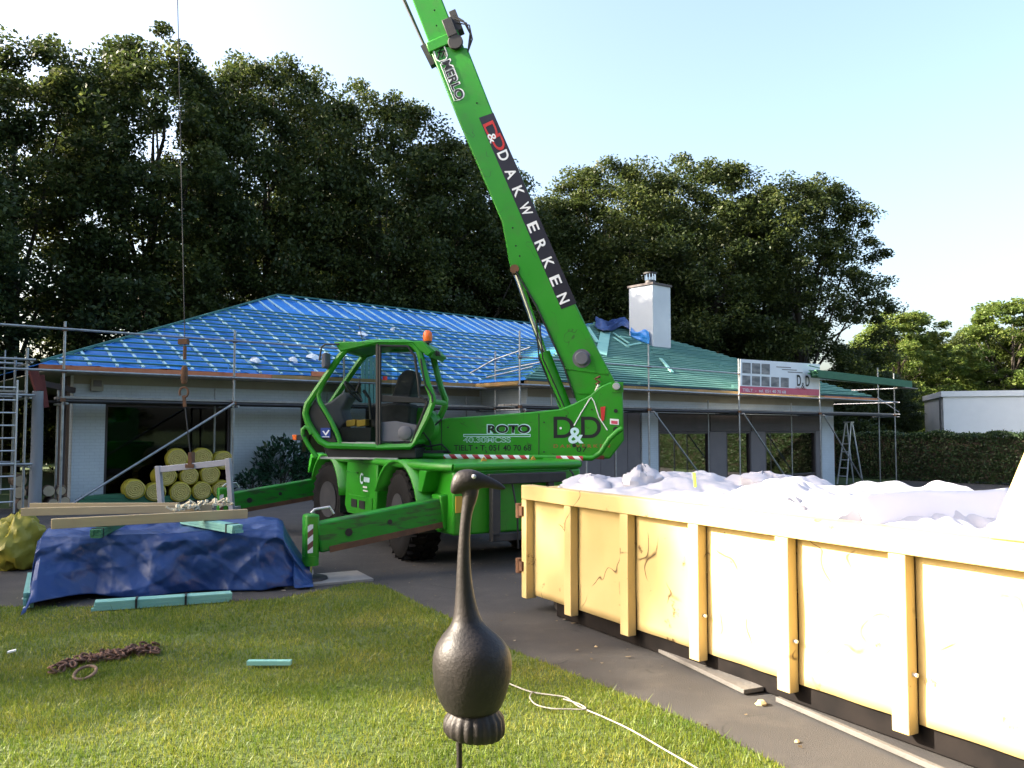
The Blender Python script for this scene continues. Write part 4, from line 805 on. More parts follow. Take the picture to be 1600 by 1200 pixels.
for pts in (((680,77),(692,74),(684,82),(695,79)), ((684,92),(686,82),(690,90),(693,80),(697,88))): mb.tube([tp(x,y,.288) for x, y in pts], .014, 5)
build('emblem', mb, MT['ink'], bo); mb = MB(); mb.tube([tp(688,100,.285), tp(710,158,.285), tp(719,156,.285)], .008, 5); build('emblem_line', mb, MT['white2'], bo)
for (x, y, r_, m_) in ((909,560,.105,'alu'),(963,604,.055,'alu')):
    mb = MB(); c = tp(x,y,.5 if x > 950 else .28); mb.lathe(c-MY*.02, MY, [(r_*1.35,0),(r_*1.35,.03),(r_,.03),(r_,.075),(r_*.85,.09)], 24); build('pivot_pin', mb, MT['greyplastic' if x < 950 else 'alu'], bo if x < 950 else tb_, True)
mb = MB(); mb.prism([tp(x,y,.5) for x, y in ((955,597),(974,597),(974,613),(955,613))], MY*.012); build('pin_plate', mb, MT['green'], tb_)
for pix in (((881,574),(931,580),(931,582.5),(882,576.5)), ((930,580),(948,583),(948,585),(930,582.5)), ((901,612),(926,612),(926,615),(902,615)), ((931,580),(929,575),(921,556),(923,556))): bpl('stiffener', pix, .02, .02, 'green')
mb = MB(); mb.tube([tp(*p,.36) for p in ((938,588),(930,592),(937,597),(931,601))], .022, 8); build('hose_union', mb, MT['rust'], bo, True)
mb = MB(); mb.tube([tp(936,601,.38), tp(931,612,.36)], .025, 8); build('pin_keeper', mb, MT['alu'], bo, True)
for (x, y) in ((688,72),(679,16),(682,40),(745,161),(801,356),(806,384),(812,400)):
    mb = MB(); mb.tube([tp(x,y,.275), tp(x,y,.286)], .014, 8); build('bolt', mb, MT['black'], bo)
# lift cylinder
mb = MB(); mb.tube([tp(896,668,.1), tp(850,551,.1)], .095, 18); cy = build('lift_cylinder', mb, MT['green'], cr, True)
mb = MB(); mb.tube([tp(850,551,.1), tp(806,424,.1)], .05, 16); build('cylinder_rod', mb, MT['chrome'], cy, True)
mb = MB(); mb.tube([tp(843,556,.14), tp(858,598,.14), tp(864,606,.14)], .014, 7); mb.tube([tp(843,556,.14), tp(848,553,.14)], .018, 7); build('cylinder_pipe', mb, MT['black'], cy, True)
mb = MB(); mb.lathe(tp(806,424,.1)-MY*.2, MY, [(.07,0),(.07,.4)], 14); build('rod_eye', mb, MT['rust'], cy, True)
mb = MB(); mb.tube([tp(853,548,.16), tp(812,428,.16)], .007, 6); build('sensor_rod', mb, MT['green'], cy, True)
# --- cab
cab = None
def cpart(name, mb, mat, smooth=False, bevel=0):
    o = build(name, mb, MT[mat], cab or cr, smooth, bevel); return o
OUT = [(582,535.5),(560,539),(542,545),(532,556),(505,595),(480,632),(477,646),(481,660),(490,675),(500,689),(512,696),(588,698),(640,697),(646,691),(662,660),(675,632),(676,621),(668,600),(655,549),(645,538),(633,535.5)]
YC = 1.15; CW = .95
def ctube(pix, Y, r, nm, mat='green', closed=False):
    P = [tp(x,y,Y) for x, y in pix]; P = P+[P[0], P[1]] if closed else P; mb = MB(); mb.tube(P, r, 8, not closed); return cpart(nm, mb, mat, True)
cab = ctube(OUT, YC, .05, 'cab', closed=True)
def far(px, py): return tp(px,py,YC)-MY*CW
P = [far(x,y) for x, y in OUT]; mb = MB(); mb.tube(P+[P[0],P[1]], .05, 8, False); cpart('frame_hoop', mb, 'green', True)
for x, y in ((542,545),(480,634),(512,696),(646,691),(675,627),(650,541)): a = tp(x,y,YC); mb = MB(); mb.tube([a, a-MY*CW], .04, 8); cpart('cross_member', mb, 'green', True)
ctube([(505,598),(497,616),(500,628),(516,655),(528,680),(533,697)], YC, .035, 'front_pillar')
def cplate(name, pix, Y, th, mat, bevel=.008):
    mb = MB(); mb.prism([tp(x,y,Y) for x, y in pix], -MY*th); return cpart(name, mb, mat, bevel=bevel)
cplate('lower_front_panel', [(492,624),(482,641),(482,656),(501,686),(512,693),(527,694),(514,660)], YC-.02, .03, 'black')
mb = MB(); mb.prism([far(x,y)+MY*.05 for x, y in ((492,624),(482,641),(482,656),(501,686),(512,693),(527,694),(514,660))], -MY*.03); cpart('lower_front_panel', mb, 'black')
a, b = tp(481,656,YC-.05), tp(512,694,YC-.05); mb = MB(); mb.add([a,b,b-MY*.85,a-MY*.85], [(0,1,2,3)]); cpart('front_apron', mb, 'black')
cplate('roof', [(521,534),(660,532.5),(676,549),(668,557),(654,546),(645,536),(590,536),(545,546),(531,549)], YC+.06, CW+.12, 'green', .015)
cplate('floor', [(512,694),(646,690),(646,699),(512,700)], YC-.03, CW-.05, 'black')
ctube([(590.5,537),(590.5,697)], YC+.01, .035, 'door_pillar', 'black')
ctube([(594,540),(637,541),(648,556),(654,600),(655,618),(668,627),(644,691),(594,694),(594,540)], YC+.03, .02, 'door_frame', 'black')
cplate('door_waist_rail', [(594,617),(668,622),(666,630),(594,628)], YC+.03, .04, 'black')
cplate('door_lower_panel', [(593,660),(618,658),(652,664),(642,690),(593,690)], YC+.005, .03, 'greyplastic')
mb = MB(); mb.lathe(tp(633,676,YC+.01), MY, [(.1,0),(.1,.02),(.08,.03)], 18); cpart('door_speaker', mb, 'greyplastic', True)
ctube([(588,699.5),(642,698),(648,691),(669,650),(676,630)], YC+.035, .03, 'door_sill')
ctube([(657,560),(664,600),(675,618),(676,628)], YC+.05, .014, 'door_hose', 'black')
cplate('step_edge', [(533,691),(586,691),(586,694),(533,694)], YC+.02, .06, 'alu', 0)
for nm, pix in (('front_side_pane', [(586,540),(547,548.5),(538,558),(502,612),(502,626),(532,684),(533,692),(586,692)]), ('door_pane', [(595,541),(636,542),(647,556),(653,616),(595,617)]), ('door_lower_pane', [(595,629),(665,630),(652,662),(618,657),(595,659)]), ('rear_side_pane', [(657,553),(671,562),(674,617),(667,612)])):
    mb = MB(); mb.add([tp(x,y,YC-.012) for x, y in pix], [tuple(range(len(pix)))]); cpart(nm, mb, 'glass')
    if nm != 'door_lower_pane': mb = MB(); mb.add([far(x,y)+MY*.02 for x, y in pix], [tuple(range(len(pix)))]); cpart(nm, mb, 'glass')
a, b, c, d = tp(533,557,YC-.04), tp(481,634,YC-.04), None, None; mb = MB(); mb.add([a,b,b-MY*(CW-.08),a-MY*(CW-.08)], [(0,1,2,3)]); cpart('windscreen', mb, 'glass')
a, b = tp(655,552,YC-.04), tp(676,620,YC-.04); mb = MB(); mb.add([a,b,b-MY*(CW-.08),a-MY*(CW-.08)], [(0,1,2,3)]); cpart('rear_pane', mb, 'glass')
ym = YC-.45
mb = MB(); mb.prism([tp(x,y,ym+.25) for x, y in ((612,618),(622,588),(632,578),(644,578),(648,590),(640,626),(614,632))], -MY*.5); cpart('seat_back', mb, 'seat', bevel=.03)
mb = MB(); mb.prism([tp(x,y,ym+.27) for x, y in ((578,632),(622,628),(642,632),(640,668),(580,668))], -MY*.54); cpart('seat_base', mb, 'seat', bevel=.04)
mb = MB(); mb.prism([tp(x,y,ym+.2) for x, y in ((503,632),(515,628),(536,612),(546,618),(534,640),(540,660),(530,672))], -MY*.4); cpart('dashboard', mb, 'greyplastic', bevel=.03)
mb = MB(); c_ = tp(552,612,ym); axs = (RX*.75+Z*.62).normalized()
vs = []; u1 = MY; u2 = axs.cross(MY).normalized(); ringp = [c_+(u1*math.cos(t)+u2*math.sin(t))*.19 for t in np.linspace(0, 2*math.pi, 25)]
mb.tube(ringp, .016, 7, False); mb.tube([c_-axs*.22, c_], .03, 8); mb.tube([c_-u1*.19, c_+u1*.19], .013, 6); mb.tube([c_-u2*.19, c_+u2*.19], .013, 6); cpart('steering_wheel', mb, 'black', True)
mb = MB(); mb.tube([tp(580,655,ym+.3), tp(577,622,ym+.3), tp(568,610,ym+.3)], [.03,.02,.028], 8); cpart('joystick', mb, 'black', True)
for x0_, x1_ in ((541,555),(557,571)): cplate('storage_box', [(x0_,657),(x1_,655),(x1_,665),(x0_,667)], ym+.32, .2, 'ochre')
cplate('pedal_box', [(532,668),(580,668),(580,690),(534,690)], ym+.3, .5, 'black')
cplate('sticker', [(598,588),(605,588),(605,594),(598,594)], YC-.008, .002, 'red', 0)
bd_ = cplate('badge', [(501,668.5),(516,668.5),(516,684),(501,684)], YC+.0, .012, 'navy', 0)
for pix in (((503.5,673.5),(506,673),(508.5,677.5),(513,671.5),(515,672.5),(509,681)), ((503,682),(514,682),(514,683),(503,683))): mb = MB(); mb.prism([tp(x,y,YC+.003) for x, y in pix], -MY*.004); cpart('badge_print', mb, 'white2')
mb = MB(); mb.tube([tp(*p,YC+.1) for p in ((530,538),(508,538),(502,543),(499,563))], .014, 7); cpart('mirror_arm', mb, 'black', True)
mb = MB(); mb.prism([tp(x,y,YC+.2) for x, y in ((502,553),(509,550),(509,572),(505,576),(502,573))], -MY*.22); cpart('mirror', mb, 'greyplastic', bevel=.015)
mb = MB(); c_ = tp(668,533,YC-.2); mb.lathe(c_, Z, [(.065,0),(.07,.05),(.065,.12),(.035,.155),(.01,.16)], 18); cpart('beacon_lens', mb, 'orange', True)
mb = MB(); mb.tube([tp(670,550,YC-.2), c_], .022, 8); mb.lathe(c_-Z*.03, Z, [(.06,0),(.06,.03)], 14); cpart('beacon_stand', mb, 'dark', True)
mb = MB(); mb.prism([tp(x,y,YC-.05) for x, y in ((680,547),(686,549),(687,556),(680,556))], -MY*.1); cpart('work_light', mb, 'black', bevel=.01)
cplate('rear_bracket', [(656,549),(664,536),(679,548),(672,558)], YC+.02, .1, 'green')
mb = MB(); mb.tube([tp(567,535,YC-.4), tp(561,508,YC-.4)], .006, 5); cpart('antenna', mb, 'black')
ctube([(495,714),(483,698),(473,680),(473,671),(478,667),(483,670),(487,678)], YC+.02, .035, 'bumper_tube')
cplate('lamp_bracket', [(462,679),(476,679),(476,688),(462,688)], YC+.05, .06, 'black'); cplate('marker_lamp', [(456,679.5),(463,679),(463,688),(457,687)], YC+.06, .07, 'orange')
cplate('handle', [(561,594),(563,594),(557,611),(555,611)], YC+.03, .02, 'black', 0)
# --- hoist rope, hook
hd = math.sqrt((tip-CAM).dot(Vector((0,1,0)))**2); Pd = Vector((0, tip.y, 0)); Yv = Vector((0,1,0))
hk = onplane(289, 541, Pd, Yv); hk2 = onplane(291, 597, Pd, Yv); fr_ = onplane(299, 722, Pd, Yv)
mb = MB(); mb.tube([tip, hk], .008, 5); rope = build('hoist_rope', mb, MT['dark'], cr)
mb = MB(); mb.box(onplane(287,534,Pd,Yv), (.15,.1,.09)); build('limit_weight', mb, MT['rust'], rope)
mb = MB(); mb.tube([hk, hk-Z*.22], .03, 8); mb.lathe(hk-Z*.62, Z, [(.035,0),(.055,.06),(.055,.24),(.03,.3)], 12)
th = np.linspace(-2.2, 3.2, 16); hc = hk-Z*.76; mb.tube([hc+Vector((math.sin(t)*.07, 0, math.cos(t)*.085)) for t in th], .018, 7); build('hook_block', mb, MT['rust'], cr, True)
lf = empty('lifting_frame', fr_-Z*.7, 'grey steel lifting frame hanging from the crane hook before the insulation rolls', 'lifting frame')
mb = MB(); mb.tube([hc-Z*.05, hc-Z*.3+Vector((.03,0,0)), fr_], .011, 6); build('sling', mb, MT['dark'], lf)
mb = MB(); mb.bar(hc-Z*.05, hc-Z*.24+Vector((.02,0,0)), .05, .03, Yv); build('shackle', mb, MT['rust'], lf)
fp = lambda px, py: onplane(px, py, Pd, Yv)
mb = MB(); mb.bar(fp(246,734), fp(359,722), .12, .1); build('top_beam', mb, MT['greypaint'], lf, bevel=.008)
mb = MB(); mb.bar(fp(248,728)-Yv*.02, fp(254,800)-Yv*.02, .08, .1, Yv); mb2 = mb; build('side_leg', mb, MT['greypaint'], lf, bevel=.008)
mb = MB(); mb.bar(fp(357,716)-Yv*.02, fp(363,797)-Yv*.02, .08, .1, Yv); build('side_leg', mb, MT['greypaint'], lf, bevel=.008)
for pa_ in (fp(254,798), fp(363,795)): mb = MB(); mb.bar(pa_, pa_+Yv*1.1-Z*.02, .1, .06); build('fork', mb, MT['greypaint'], lf)
mb = MB(); mb.box(fr_+Z*.06, (.06,.14,.2)); mb.box(fr_-Z*.06, (.14,.16,.06)); build('lifting_lug', mb, MT['rust'], lf)

# seams, grab rails, hoses on the machine
for pts in (((842,646),(842,712)),((690,656),(690,711)),((842,690),(690,690))):
    if pts[0][1] == 690: continue
    mb = MB(); mb.tube([tp(*p,.501) for p in pts], .006, 4); build('panel_seam', mb, MT['black'], tb_)
for k, pts in enumerate((((648,676),(660,662),(676,668),(690,655)),((646,684),(662,676),(672,690),(676,708)),((650,690),(668,698),(690,694),(704,708)))):
    mb = MB(); mb.tube([tp(*p,.54+.02*k) for p in pts], .014, 7); build('hydraulic_hose', mb, MT['black'], cr, True)
for k in range(2):
    mb = MB(); mb.tube([tp(876+6*k,636,.3), tp(862+7*k,606,.3), tp(842+6*k,560,.3), tp(838+5*k,500,.3)], .011, 6); build('hydraulic_hose', mb, MT['black'], cy, True)
mb = MB(); mb.tube([tp(806,424,.3), tp(838,478,.3), tp(880,570,.3), tp(898,622,.3)], .014, 6); build('hydraulic_hose', mb, MT['black'], bo, True)
for (x, y) in ((700,668),(700,704),(850,660),(850,706),(760,706),(925,640),(885,650)):
    mb = MB(); mb.tube([tp(x,y,.5), tp(x,y,.51)], .013, 8); build('bolt', mb, MT['dark'], tb_)
mb = MB(); mb.tube([cp(2.79,-.75,1.2), cp(2.86,-.75,1.15), cp(2.86,-.75,.75), cp(2.79,-.75,.7)], .014, 7); build('grab_handle', mb, MT['black'], cr, True)
for l in (.7, .3, -.2, -.7):
    mb = MB(); mb.box(cp(2.757,l,.82), (.008,.008,.7), AX); build('panel_seam', mb, MT['greenworn'], en)
# ================================================================ ROLL-OFF CONTAINER
Q0 = Vector((.1, 8.0, 0)); TA = Vector((.5, -.866, 0)).normalized(); NC = Vector((TA.y, -TA.x, 0))   # NC faces the lawn
if NC.x > 0: NC = -NC
def K(t, d, z): return Q0+TA*t-NC*d+Z*z     # d: depth into the container from the rib face
ct_ = empty('rolloff_container', K(3,1.2,0), 'cream ribbed steel roll-off container heaped with white plastic sheeting', 'container')
LEN = 4.86; WID = 2.35; ZB = .15; ZT = 1.2
def kb(name, t0, t1, d0, d1, z0, z1, mat='cream', bevel=.006, par=None):
    mb = MB(); mb.prism([K(t0,d0,z0), K(t1,d0,z0), K(t1,d0,z1), K(t0,d0,z1)], -NC*(d1-d0)); return build(name, mb, MT[mat], par or ct_, bevel=bevel)
RIB = [.72+.808*i for i in range(5)]; prev = .075
for sd_ in (0, 1):
    f = (lambda d: d) if not sd_ else (lambda d: WID-d)
    def kk(name, t0, t1, d0, d1, z0, z1): 
        a, b = sorted((f(d0), f(d1))); return kb(name, t0, t1, a, b, z0, z1)
    kk('top_rail', -.02, LEN, 0, .13, 1.065, ZT)
    kk('end_post', -.02, .07, .002, .12, ZB-.03, 1.062)
    edges_ = [.073]+[v for r_ in RIB for v in (r_-.0, r_+.107)]+[LEN]
    for i in range(0, len(edges_), 2):
        if edges_[i+1]-edges_[i] < .05: continue
        # slightly dented panel
        t0, t1 = edges_[i]+.002, edges_[i+1]-.002; mb = MB(); V = []; Fc = []; nu, nv = 14, 14; g = random.Random(i+sd_*50); ph = [g.uniform(0,6) for _ in range(4)]
        for j in range(nv+1):
            for q_ in range(nu+1):
                s, t = q_/nu, j/nv; dn = .010*math.sin(s*5+ph[0])*math.sin(t*4+ph[1])*math.sin(math.pi*s)*math.sin(math.pi*t)*2+.004*math.sin(11*s+ph[2])*math.sin(9*t+ph[3])
                V.append(K(t0+(t1-t0)*s, f(.088+dn), ZB+(1.062-ZB)*t))
        for j in range(nv):
            for q_ in range(nu): k = j*(nu+1)+q_; Fc.append((k, k+1, k+nu+2, k+nu+1))
        mb.add(V, Fc); o = build('side_panel', mb, MT['cream'], ct_, True); md = o.modifiers.new('thick', 'SOLIDIFY'); md.thickness = .01; md.offset = -1 if not sd_ else 1
    for i, r_ in enumerate(RIB): 
        kk('rib', r_, r_+.105, .003+.002*(i % 2), .0865, ZB-.05, 1.063)
        if not sd_ and i > 1: mb = MB(); mb.tube([K(r_+.106,.05,.42), K(r_+.13,.05,.42)], .012, 8); build('tarp_hook', mb, MT['alu'], ct_)
kb('floor', .0, LEN, .1, WID-.1, ZB+.0, ZB+.03, 'rust')
kb('tail_door', -.1, -.025, .06, WID-.06, ZB, ZT-.03)
for z_ in (.95, .42): mb = MB(); mb.tube([K(-.06,.0,z_-.07), K(-.06,.0,z_+.07)], .035, 10); mb.box(K(-.03,-.004,z_), (.1,.03,.09), (TA,NC,Z)); build('door_hinge', mb, MT['rust'], ct_, True)
# tall front bulkhead with sloping gussets
kb('front_bulkhead', LEN+.003, LEN+.09, .02, WID-.02, ZB, 1.95)
for d0 in (.02, WID-.08):
    mb = MB(); mb.prism([K(LEN-.36,d0,ZT+.003), K(LEN,d0,ZT+.003), K(LEN,d0,1.93), K(LEN-.05,d0,1.93)], -NC*.06); build('gusset', mb, MT['cream'], ct_, bevel=.01)
for d0 in (.12, WID-.29): kb('skid_beam', .42, LEN-.1, d0, d0+.17, .012, ZB-.002, 'skid_shade')  # skids coloured near-black: the shadow band below the side panels is painted in
for i in range(6): kb('cross_beam', .2+.8*i, .3+.8*i, .45, WID-.45, .09, ZB-.004, 'rust', 0)
for d0 in (.25, WID-.45): mb = MB(); mb.tube([K(.25,d0,.09), K(.25,d0+.2,.09)], .085, 16); build('roller', mb, MT['dark'], ct_, True); kb('roller_bracket', .1, .42, d0+.21, d0+.23, .05, ZB-.006, 'rust', 0)
# load
_cr = random.Random(77); CRD = [(_cr.uniform(0, math.pi), _cr.uniform(2.2, 9), _cr.uniform(0, 6), 1) for _ in range(11)]
def crumple(x, y):
    h = 0
    for an, fq, ph_, _ in CRD: h += (abs(math.sin((x*math.cos(an)+y*math.sin(an))*fq+ph_+.8*math.sin(x*1.7+y*1.1+ph_)))-.6)*.32/fq
    return h
CR2 = [(_cr.uniform(0, math.pi), _cr.uniform(7, 19), _cr.uniform(0, 6)) for _ in range(8)]
def creases(x, y):
    m_ = .35+.65*max(0, math.sin(x*2.3+1.5*math.sin(y*2.7)+.5)); return m_*sum((abs(math.sin((x*math.cos(an)+y*math.sin(an))*fq+ph_+1.1*math.sin(x*3.1-y*2.2+ph_)))-.6)*.36/fq for an, fq, ph_ in CR2)
def lump(t, d): return crumple(t*1.0, d)*.55+creases(t, d)*1.3+ .055*math.sin(t*2.1+1.0+d)+.05*math.sin(t*4.7+d*3)+.04*math.sin(d*5+t*1.3)+.03*math.sin(t*9+d*7)*math.sin(d*6)
def ld(s, t):
    tt = .06+s*4.74; d = .11+t*(WID-.22); e_ = min(1, min(s, 1-s)*14)*min(1, t*5)*min(1, (1-t)*8)
    z_ = 1.06+((.2-.02*s) if tt < 3.42 else .06)*e_**.6+lump(tt, d)*e_*.5; return K(tt, d, z_), Z
cloth('plastic_sheeting', ld, 240, 110, MT['sheet'], 'white plastic sheeting heaped along the whole top of the container', 'plastic sheet', .012, 40, 12)
def bag(name, t, d, z, rt, rd, rz, seed, label, mat='sheet'):
    g = random.Random(seed); ph = [g.uniform(0, 6) for _ in range(6)]; mb = MB(); V = []; Fc = []; nu, nv = 36, 18
    for j in range(nv+1):
        for i in range(nu):
            a, b = 2*math.pi*i/nu, math.pi*(j/nv)-math.pi/2; x, y, q_ = math.cos(b)*math.cos(a), math.cos(b)*math.sin(a), math.sin(b)
            k = 1+.16*math.sin(3*a+ph[0]+2*b)+.12*math.sin(5*b+ph[1]+3*a)+.16*abs(math.sin(4*a+ph[2]+4*math.sin(3*b)))-.1*abs(math.sin(6*b+2*a+ph[3]))
            V.append(K(t+rt*x*k, d+rd*y*k, z+rz*q_*k))
    for j in range(nv):
        for i in range(nu): i2 = (i+1) % nu; Fc.append((j*nu+i, j*nu+i2, (j+1)*nu+i2, (j+1)*nu+i))
    mb.add(V, Fc); return tag(build(name, mb, MT[mat], None, True), label, 'bag', 'white bags in the container')
bag('plastic_bag', .45, .5, 1.13, .34, .3, .14, 3, 'white plastic bag bulging over the far left end of the container')
bag('plastic_bag', .84, .8, 1.2, .17, .22, .17, 5, 'pointed white bag rising highest near the left end of the container')
bag('plastic_bag', 2.2, .5, 1.1, .33, .24, .14, 7, 'crumpled white bag by the rail above the third panel')
bag('plastic_bag', 1.47, 1.7, 1.19, .36, .3, .14, 9, 'rounded white bag at the far rail, left of the foam board')
bag('plastic_bag', 2.9, .42, 1.1, .22, .2, .13, 13, 'small white bag by the rail above the fourth panel')
def slab(s, t): return K(3.55-.12*t+.03*math.sin(5*s), .42+1.75*s, 1.1+(.23-.03*s)*t+.012*math.sin(6*s)), TA
cloth('foam_board', slab, 20, 8, MT['foam'], 'smooth lilac-white foam board standing across the load near the right edge', 'foam board', .008, 3, 2, None, .05)
def drape(s, t): return K(4.25+.5*s, .5+1.6*t+.1*math.sin(2*s), 1.2+.5*s**2.2+.05*math.sin(5*t)), -TA
cloth('plastic_sheeting', drape, 16, 6, MT['sheet'], 'white sheet pulled up against the tall front wall of the container', 'plastic sheet', .03, 5, 4)
mb = MB(); mb.bar(K(2.1,.3,1.3), K(2.12,.27,1.41), .012, .02, TA); tag(build('green_strip', mb, M('lime_strip', (.4,.6,.05), None, 3, .5)), 'tiny lime green strip sticking out of the white sheeting', 'strip')
# dirt, grime and weld seams on the container come from its paint
# boards under and beside the container
for (p, q_, wd, lb) in (((930,962),(1178,1079),.16,'long grey board lying on the asphalt along the container'),((1215,1092),(1560,1243),.035,'thin grey board on the asphalt below the right end of the container')):
    a, b = gnd(*p, .03), gnd(*q_, .03); mb = MB(); mb.bar(a, b, wd, .03); tag(build('ground_board', mb, MT['groundboard'], bevel=.004), lb, 'board', 'boards under the container')
r6 = random.Random(3)
for (px, py, s, lb) in ((1189,1101,.03,'pale pebble on the sunlit asphalt below the long board'),(1220,1086,.02,'small brown chip on the asphalt next to the container shadow'),(931,1011,.012,'tiny pebble on the asphalt near the lawn edge'),(1245,1160,.015,'small pebble at the bottom of the sunlit asphalt')):
    p = gnd(px, py, .006); mb = MB(); mb.lathe(p, Z, [(s,0),(s*1.1,s*.4),(s*.5,s*.9)], 7); mb.v = [(v[0]+r6.uniform(-s,s)*.3, v[1]+r6.uniform(-s,s)*.3, v[2]) for v in mb.v]; tag(build('pebble', mb, MT['timber']), lb, 'pebble', 'pebbles on the asphalt')
# crumbs, wood chips and dead leaves blown over the asphalt
gq = np.random.default_rng(31); nC = 900; cx_ = gq.uniform(-6, 6, nC); cy_ = gq.uniform(3.5, 14, nC); keep = ~inpoly(np.stack([cx_, cy_], 1), LAWN); cx_, cy_ = cx_[keep], cy_[keep]; nC = len(cx_)
Vq = np.zeros((nC, 4, 3)); thq = gq.uniform(0, 6.28, nC); lq = gq.lognormal(-4.5, .5, nC); wq_ = lq*gq.uniform(.3, .8, nC)
for i_, (sa, sb_) in enumerate(((-1,-1),(1,-1),(1,1),(-1,1))):
    Vq[:,i_,0] = cx_+np.cos(thq)*lq*sa-np.sin(thq)*wq_*sb_; Vq[:,i_,1] = cy_+np.sin(thq)*lq*sa+np.cos(thq)*wq_*sb_; Vq[:,i_,2] = .009+gq.uniform(0, .012, nC)
tag(mesh_obj('ground_litter', np_mesh('ground_litter', Vq.reshape(-1, 3), np.arange(4*nC).reshape(-1, 4)), leafmat('litter', [(.05,.035,.02),(.16,.12,.07),(.3,.26,.2)], 0.05, .8, 3)), 'small wood chips and crumbs strewn over the asphalt', 'litter', kind='stuff')
# ================================================================ TARPED STACK
TH = .64
f0, f1 = gnd(66,838,TH), gnd(434,826,TH); b0, b1 = gnd(112,818,TH), gnd(410,811,TH)
f0.z = f1.z = b0.z = b1.z = 0
dd = (f1-f0).normalized(); bk = Vector((-dd.y, dd.x, 0)); L_ = (f1-f0).length; W_ = 1.15
def TP(x, y, z): return f0+dd*x+bk*y+Z*z
g = random.Random(2)
TF = [(R(-38),3.1,.4,.075),(R(-62),2.3,2.0,.06),(R(35),2.6,1.1,.05),(R(8),4.6,.3,.035),(R(-20),7.5,3.0,.022),(R(55),6.3,2.2,.022),(R(-75),9.1,.7,.012),(R(20),12.3,1.9,.012)]
def tarp(s, t):
    """perimeter-unrolled drape: s along the stack, t from the front hem over the top to the back hem"""
    x = -.32+s*(L_+.75); over = 0
    if x < 0: over = -x
    if x > L_: over = x-L_
    hemf = .02+.07*max(0, math.sin(s*7+.6))+(.0 if s < .93 else -.05)-.04*(s < .06)
    if t < .42: k = t/.42; y = -.04-.16*(1-k)**1.5*(.3+.7*math.sin(s*8.3+1.2)**2)-(.15*(1-k) if s > .9 else 0); z = hemf+(TH-hemf)*k**.92
    elif t < .72: k = (t-.42)/.3; y = W_*k; z = TH+.012*math.sin(s*21)*math.sin(k*7)-.02*math.sin(math.pi*k)
    else: k = (t-.72)/.28; y = W_+.1*k; z = TH*(1-k)+.05*k
    wl = max(0, 1-s/.28); left = x < 0
    if t < .42: kk_ = t/.42; y -= .7*wl*(1-kk_)**1.3; x += .16*wl*(1-kk_)
    if over > 0:
        q_ = min(1, over/.33); drop = q_**.8*(.95 if left else .98); z = max(.03+.02*math.sin(t*20), z*(1-drop*.94)); x = (-.03-.07*q_+(.16*wl*(1-t/.42) if t < .42 else 0) if left else L_+.05+.33*q_)
    if t < .42:
        kq = t/.42; xx = s*(L_+.75)
        for an, fq, ph_, am in TF: y -= .62*am*(1-abs(math.sin((xx*math.cos(an)+kq*.66*math.sin(an))*fq+ph_+.7*math.sin(xx*2.1+kq*3+ph_))))**2.2*min(1, (1-kq)*6+.15)
    elif t < .72: z += .35*crumple(s*L_*1.3+9, t*4)*min(1, (t-.42)*20, (.72-t)*20)
    fold = .018*math.sin(s*17+3*math.sin(t*9))+.012*math.sin(s*31+t*14)
    if t < .42: y -= abs(fold)*1.3*math.sin(math.pi*min(1, t/.42))
    return TP(x, y, z), Vector((0,0,1)) if .42 <= t <= .72 else -bk
cloth('tarpaulin', tarp, 220, 130, MT['tarp'], 'crumpled dark blue tarpaulin draped over a long low stack on the lawn edge', 'tarpaulin', .016, 23, 8, None, .004)
mb = MB(); mb.prism([TP(.05,.08,.05), TP(L_-.05,.08,.05), TP(L_-.05,W_-.06,.05), TP(.05,W_-.06,.05)], Z*(TH-.11)); tag(build('covered_stack', mb, MT['timber']), 'timber stack hidden under the blue tarpaulin', 'timber')
def bundle(name, p0, p1, nw, nh, wd, ht, mat, label, strap=()):
    e = empty(name, (p0+p1)/2, label, 'timber', 'bundles of treated laths'); ax = (p1-p0).normalized(); sd = ax.cross(Z).normalized(); up = sd.cross(ax); gg = random.Random(int(p0.x*100))
    if up.z < 0: up = -up
    for i in range(nw):
        for j in range(nh): c = sd*((i-(nw-1)/2)*wd)+up*((j+.5)*ht); k = gg.uniform(-.02,.02); mb = MB(); mb.bar(p0+c+ax*k, p1+c+ax*k, wd*.94, ht*.92, up); build('lath', mb, MT[mat], e)
    for s in strap:
        c = p0.lerp(p1, s)+up*(nh*ht/2); mb = MB(); mb.box(c, (.02,nw*wd+.012,nh*ht+.012), (ax,sd,up)); build('strap', mb, MT['black'], e)
bundle('lath_bundle', gnd(147,953,.02), gnd(360,938,.02), 3, 3, .05, .028, 'teal', 'teal lath bundle lying on the grass in front of the blue tarpaulin', (.3,.66))
bundle('lath_bundle', gnd(44,950,.02), gnd(50,915,.02), 3, 5, .03, .03, 'teal', 'short teal lath bundle standing out at the left end of the tarpaulin')
zt = TH+.015
pA = gnd(149,841,zt); bundle('lath_bundle', pA, pA+bk*1.1+dd*.05, 3, 3, .034, .028, 'bundle', 'left green lath bundle lying across the tarpaulin under the beams', (.08,))
pB = gnd(371,833,zt); bundle('lath_bundle', pB, pB+bk*1.1-dd*.62, 4, 3, .032, .028, 'teal', 'right pale green lath bundle lying slantwise across the tarpaulin', (.1,))
zb_ = zt+.088
def beam(pa, pb, wd, ht, label, zz=zb_):
    a, b = gnd(*pa, zz), gnd(*pb, zz); mb = MB(); sd = (b-a).normalized().cross(Z); mb.bar(a+Z*ht/2+(-sd*wd/2), b+Z*ht/2+(-sd*wd/2), wd, ht); tag(build('timber_beam', mb, MT['timber'], bevel=.004), label, 'beam', 'sawn beams on the tarpaulin')
beam((80,827),(387,810),.07,.1,'front pale sawn beam lying across the blue tarpaulin')
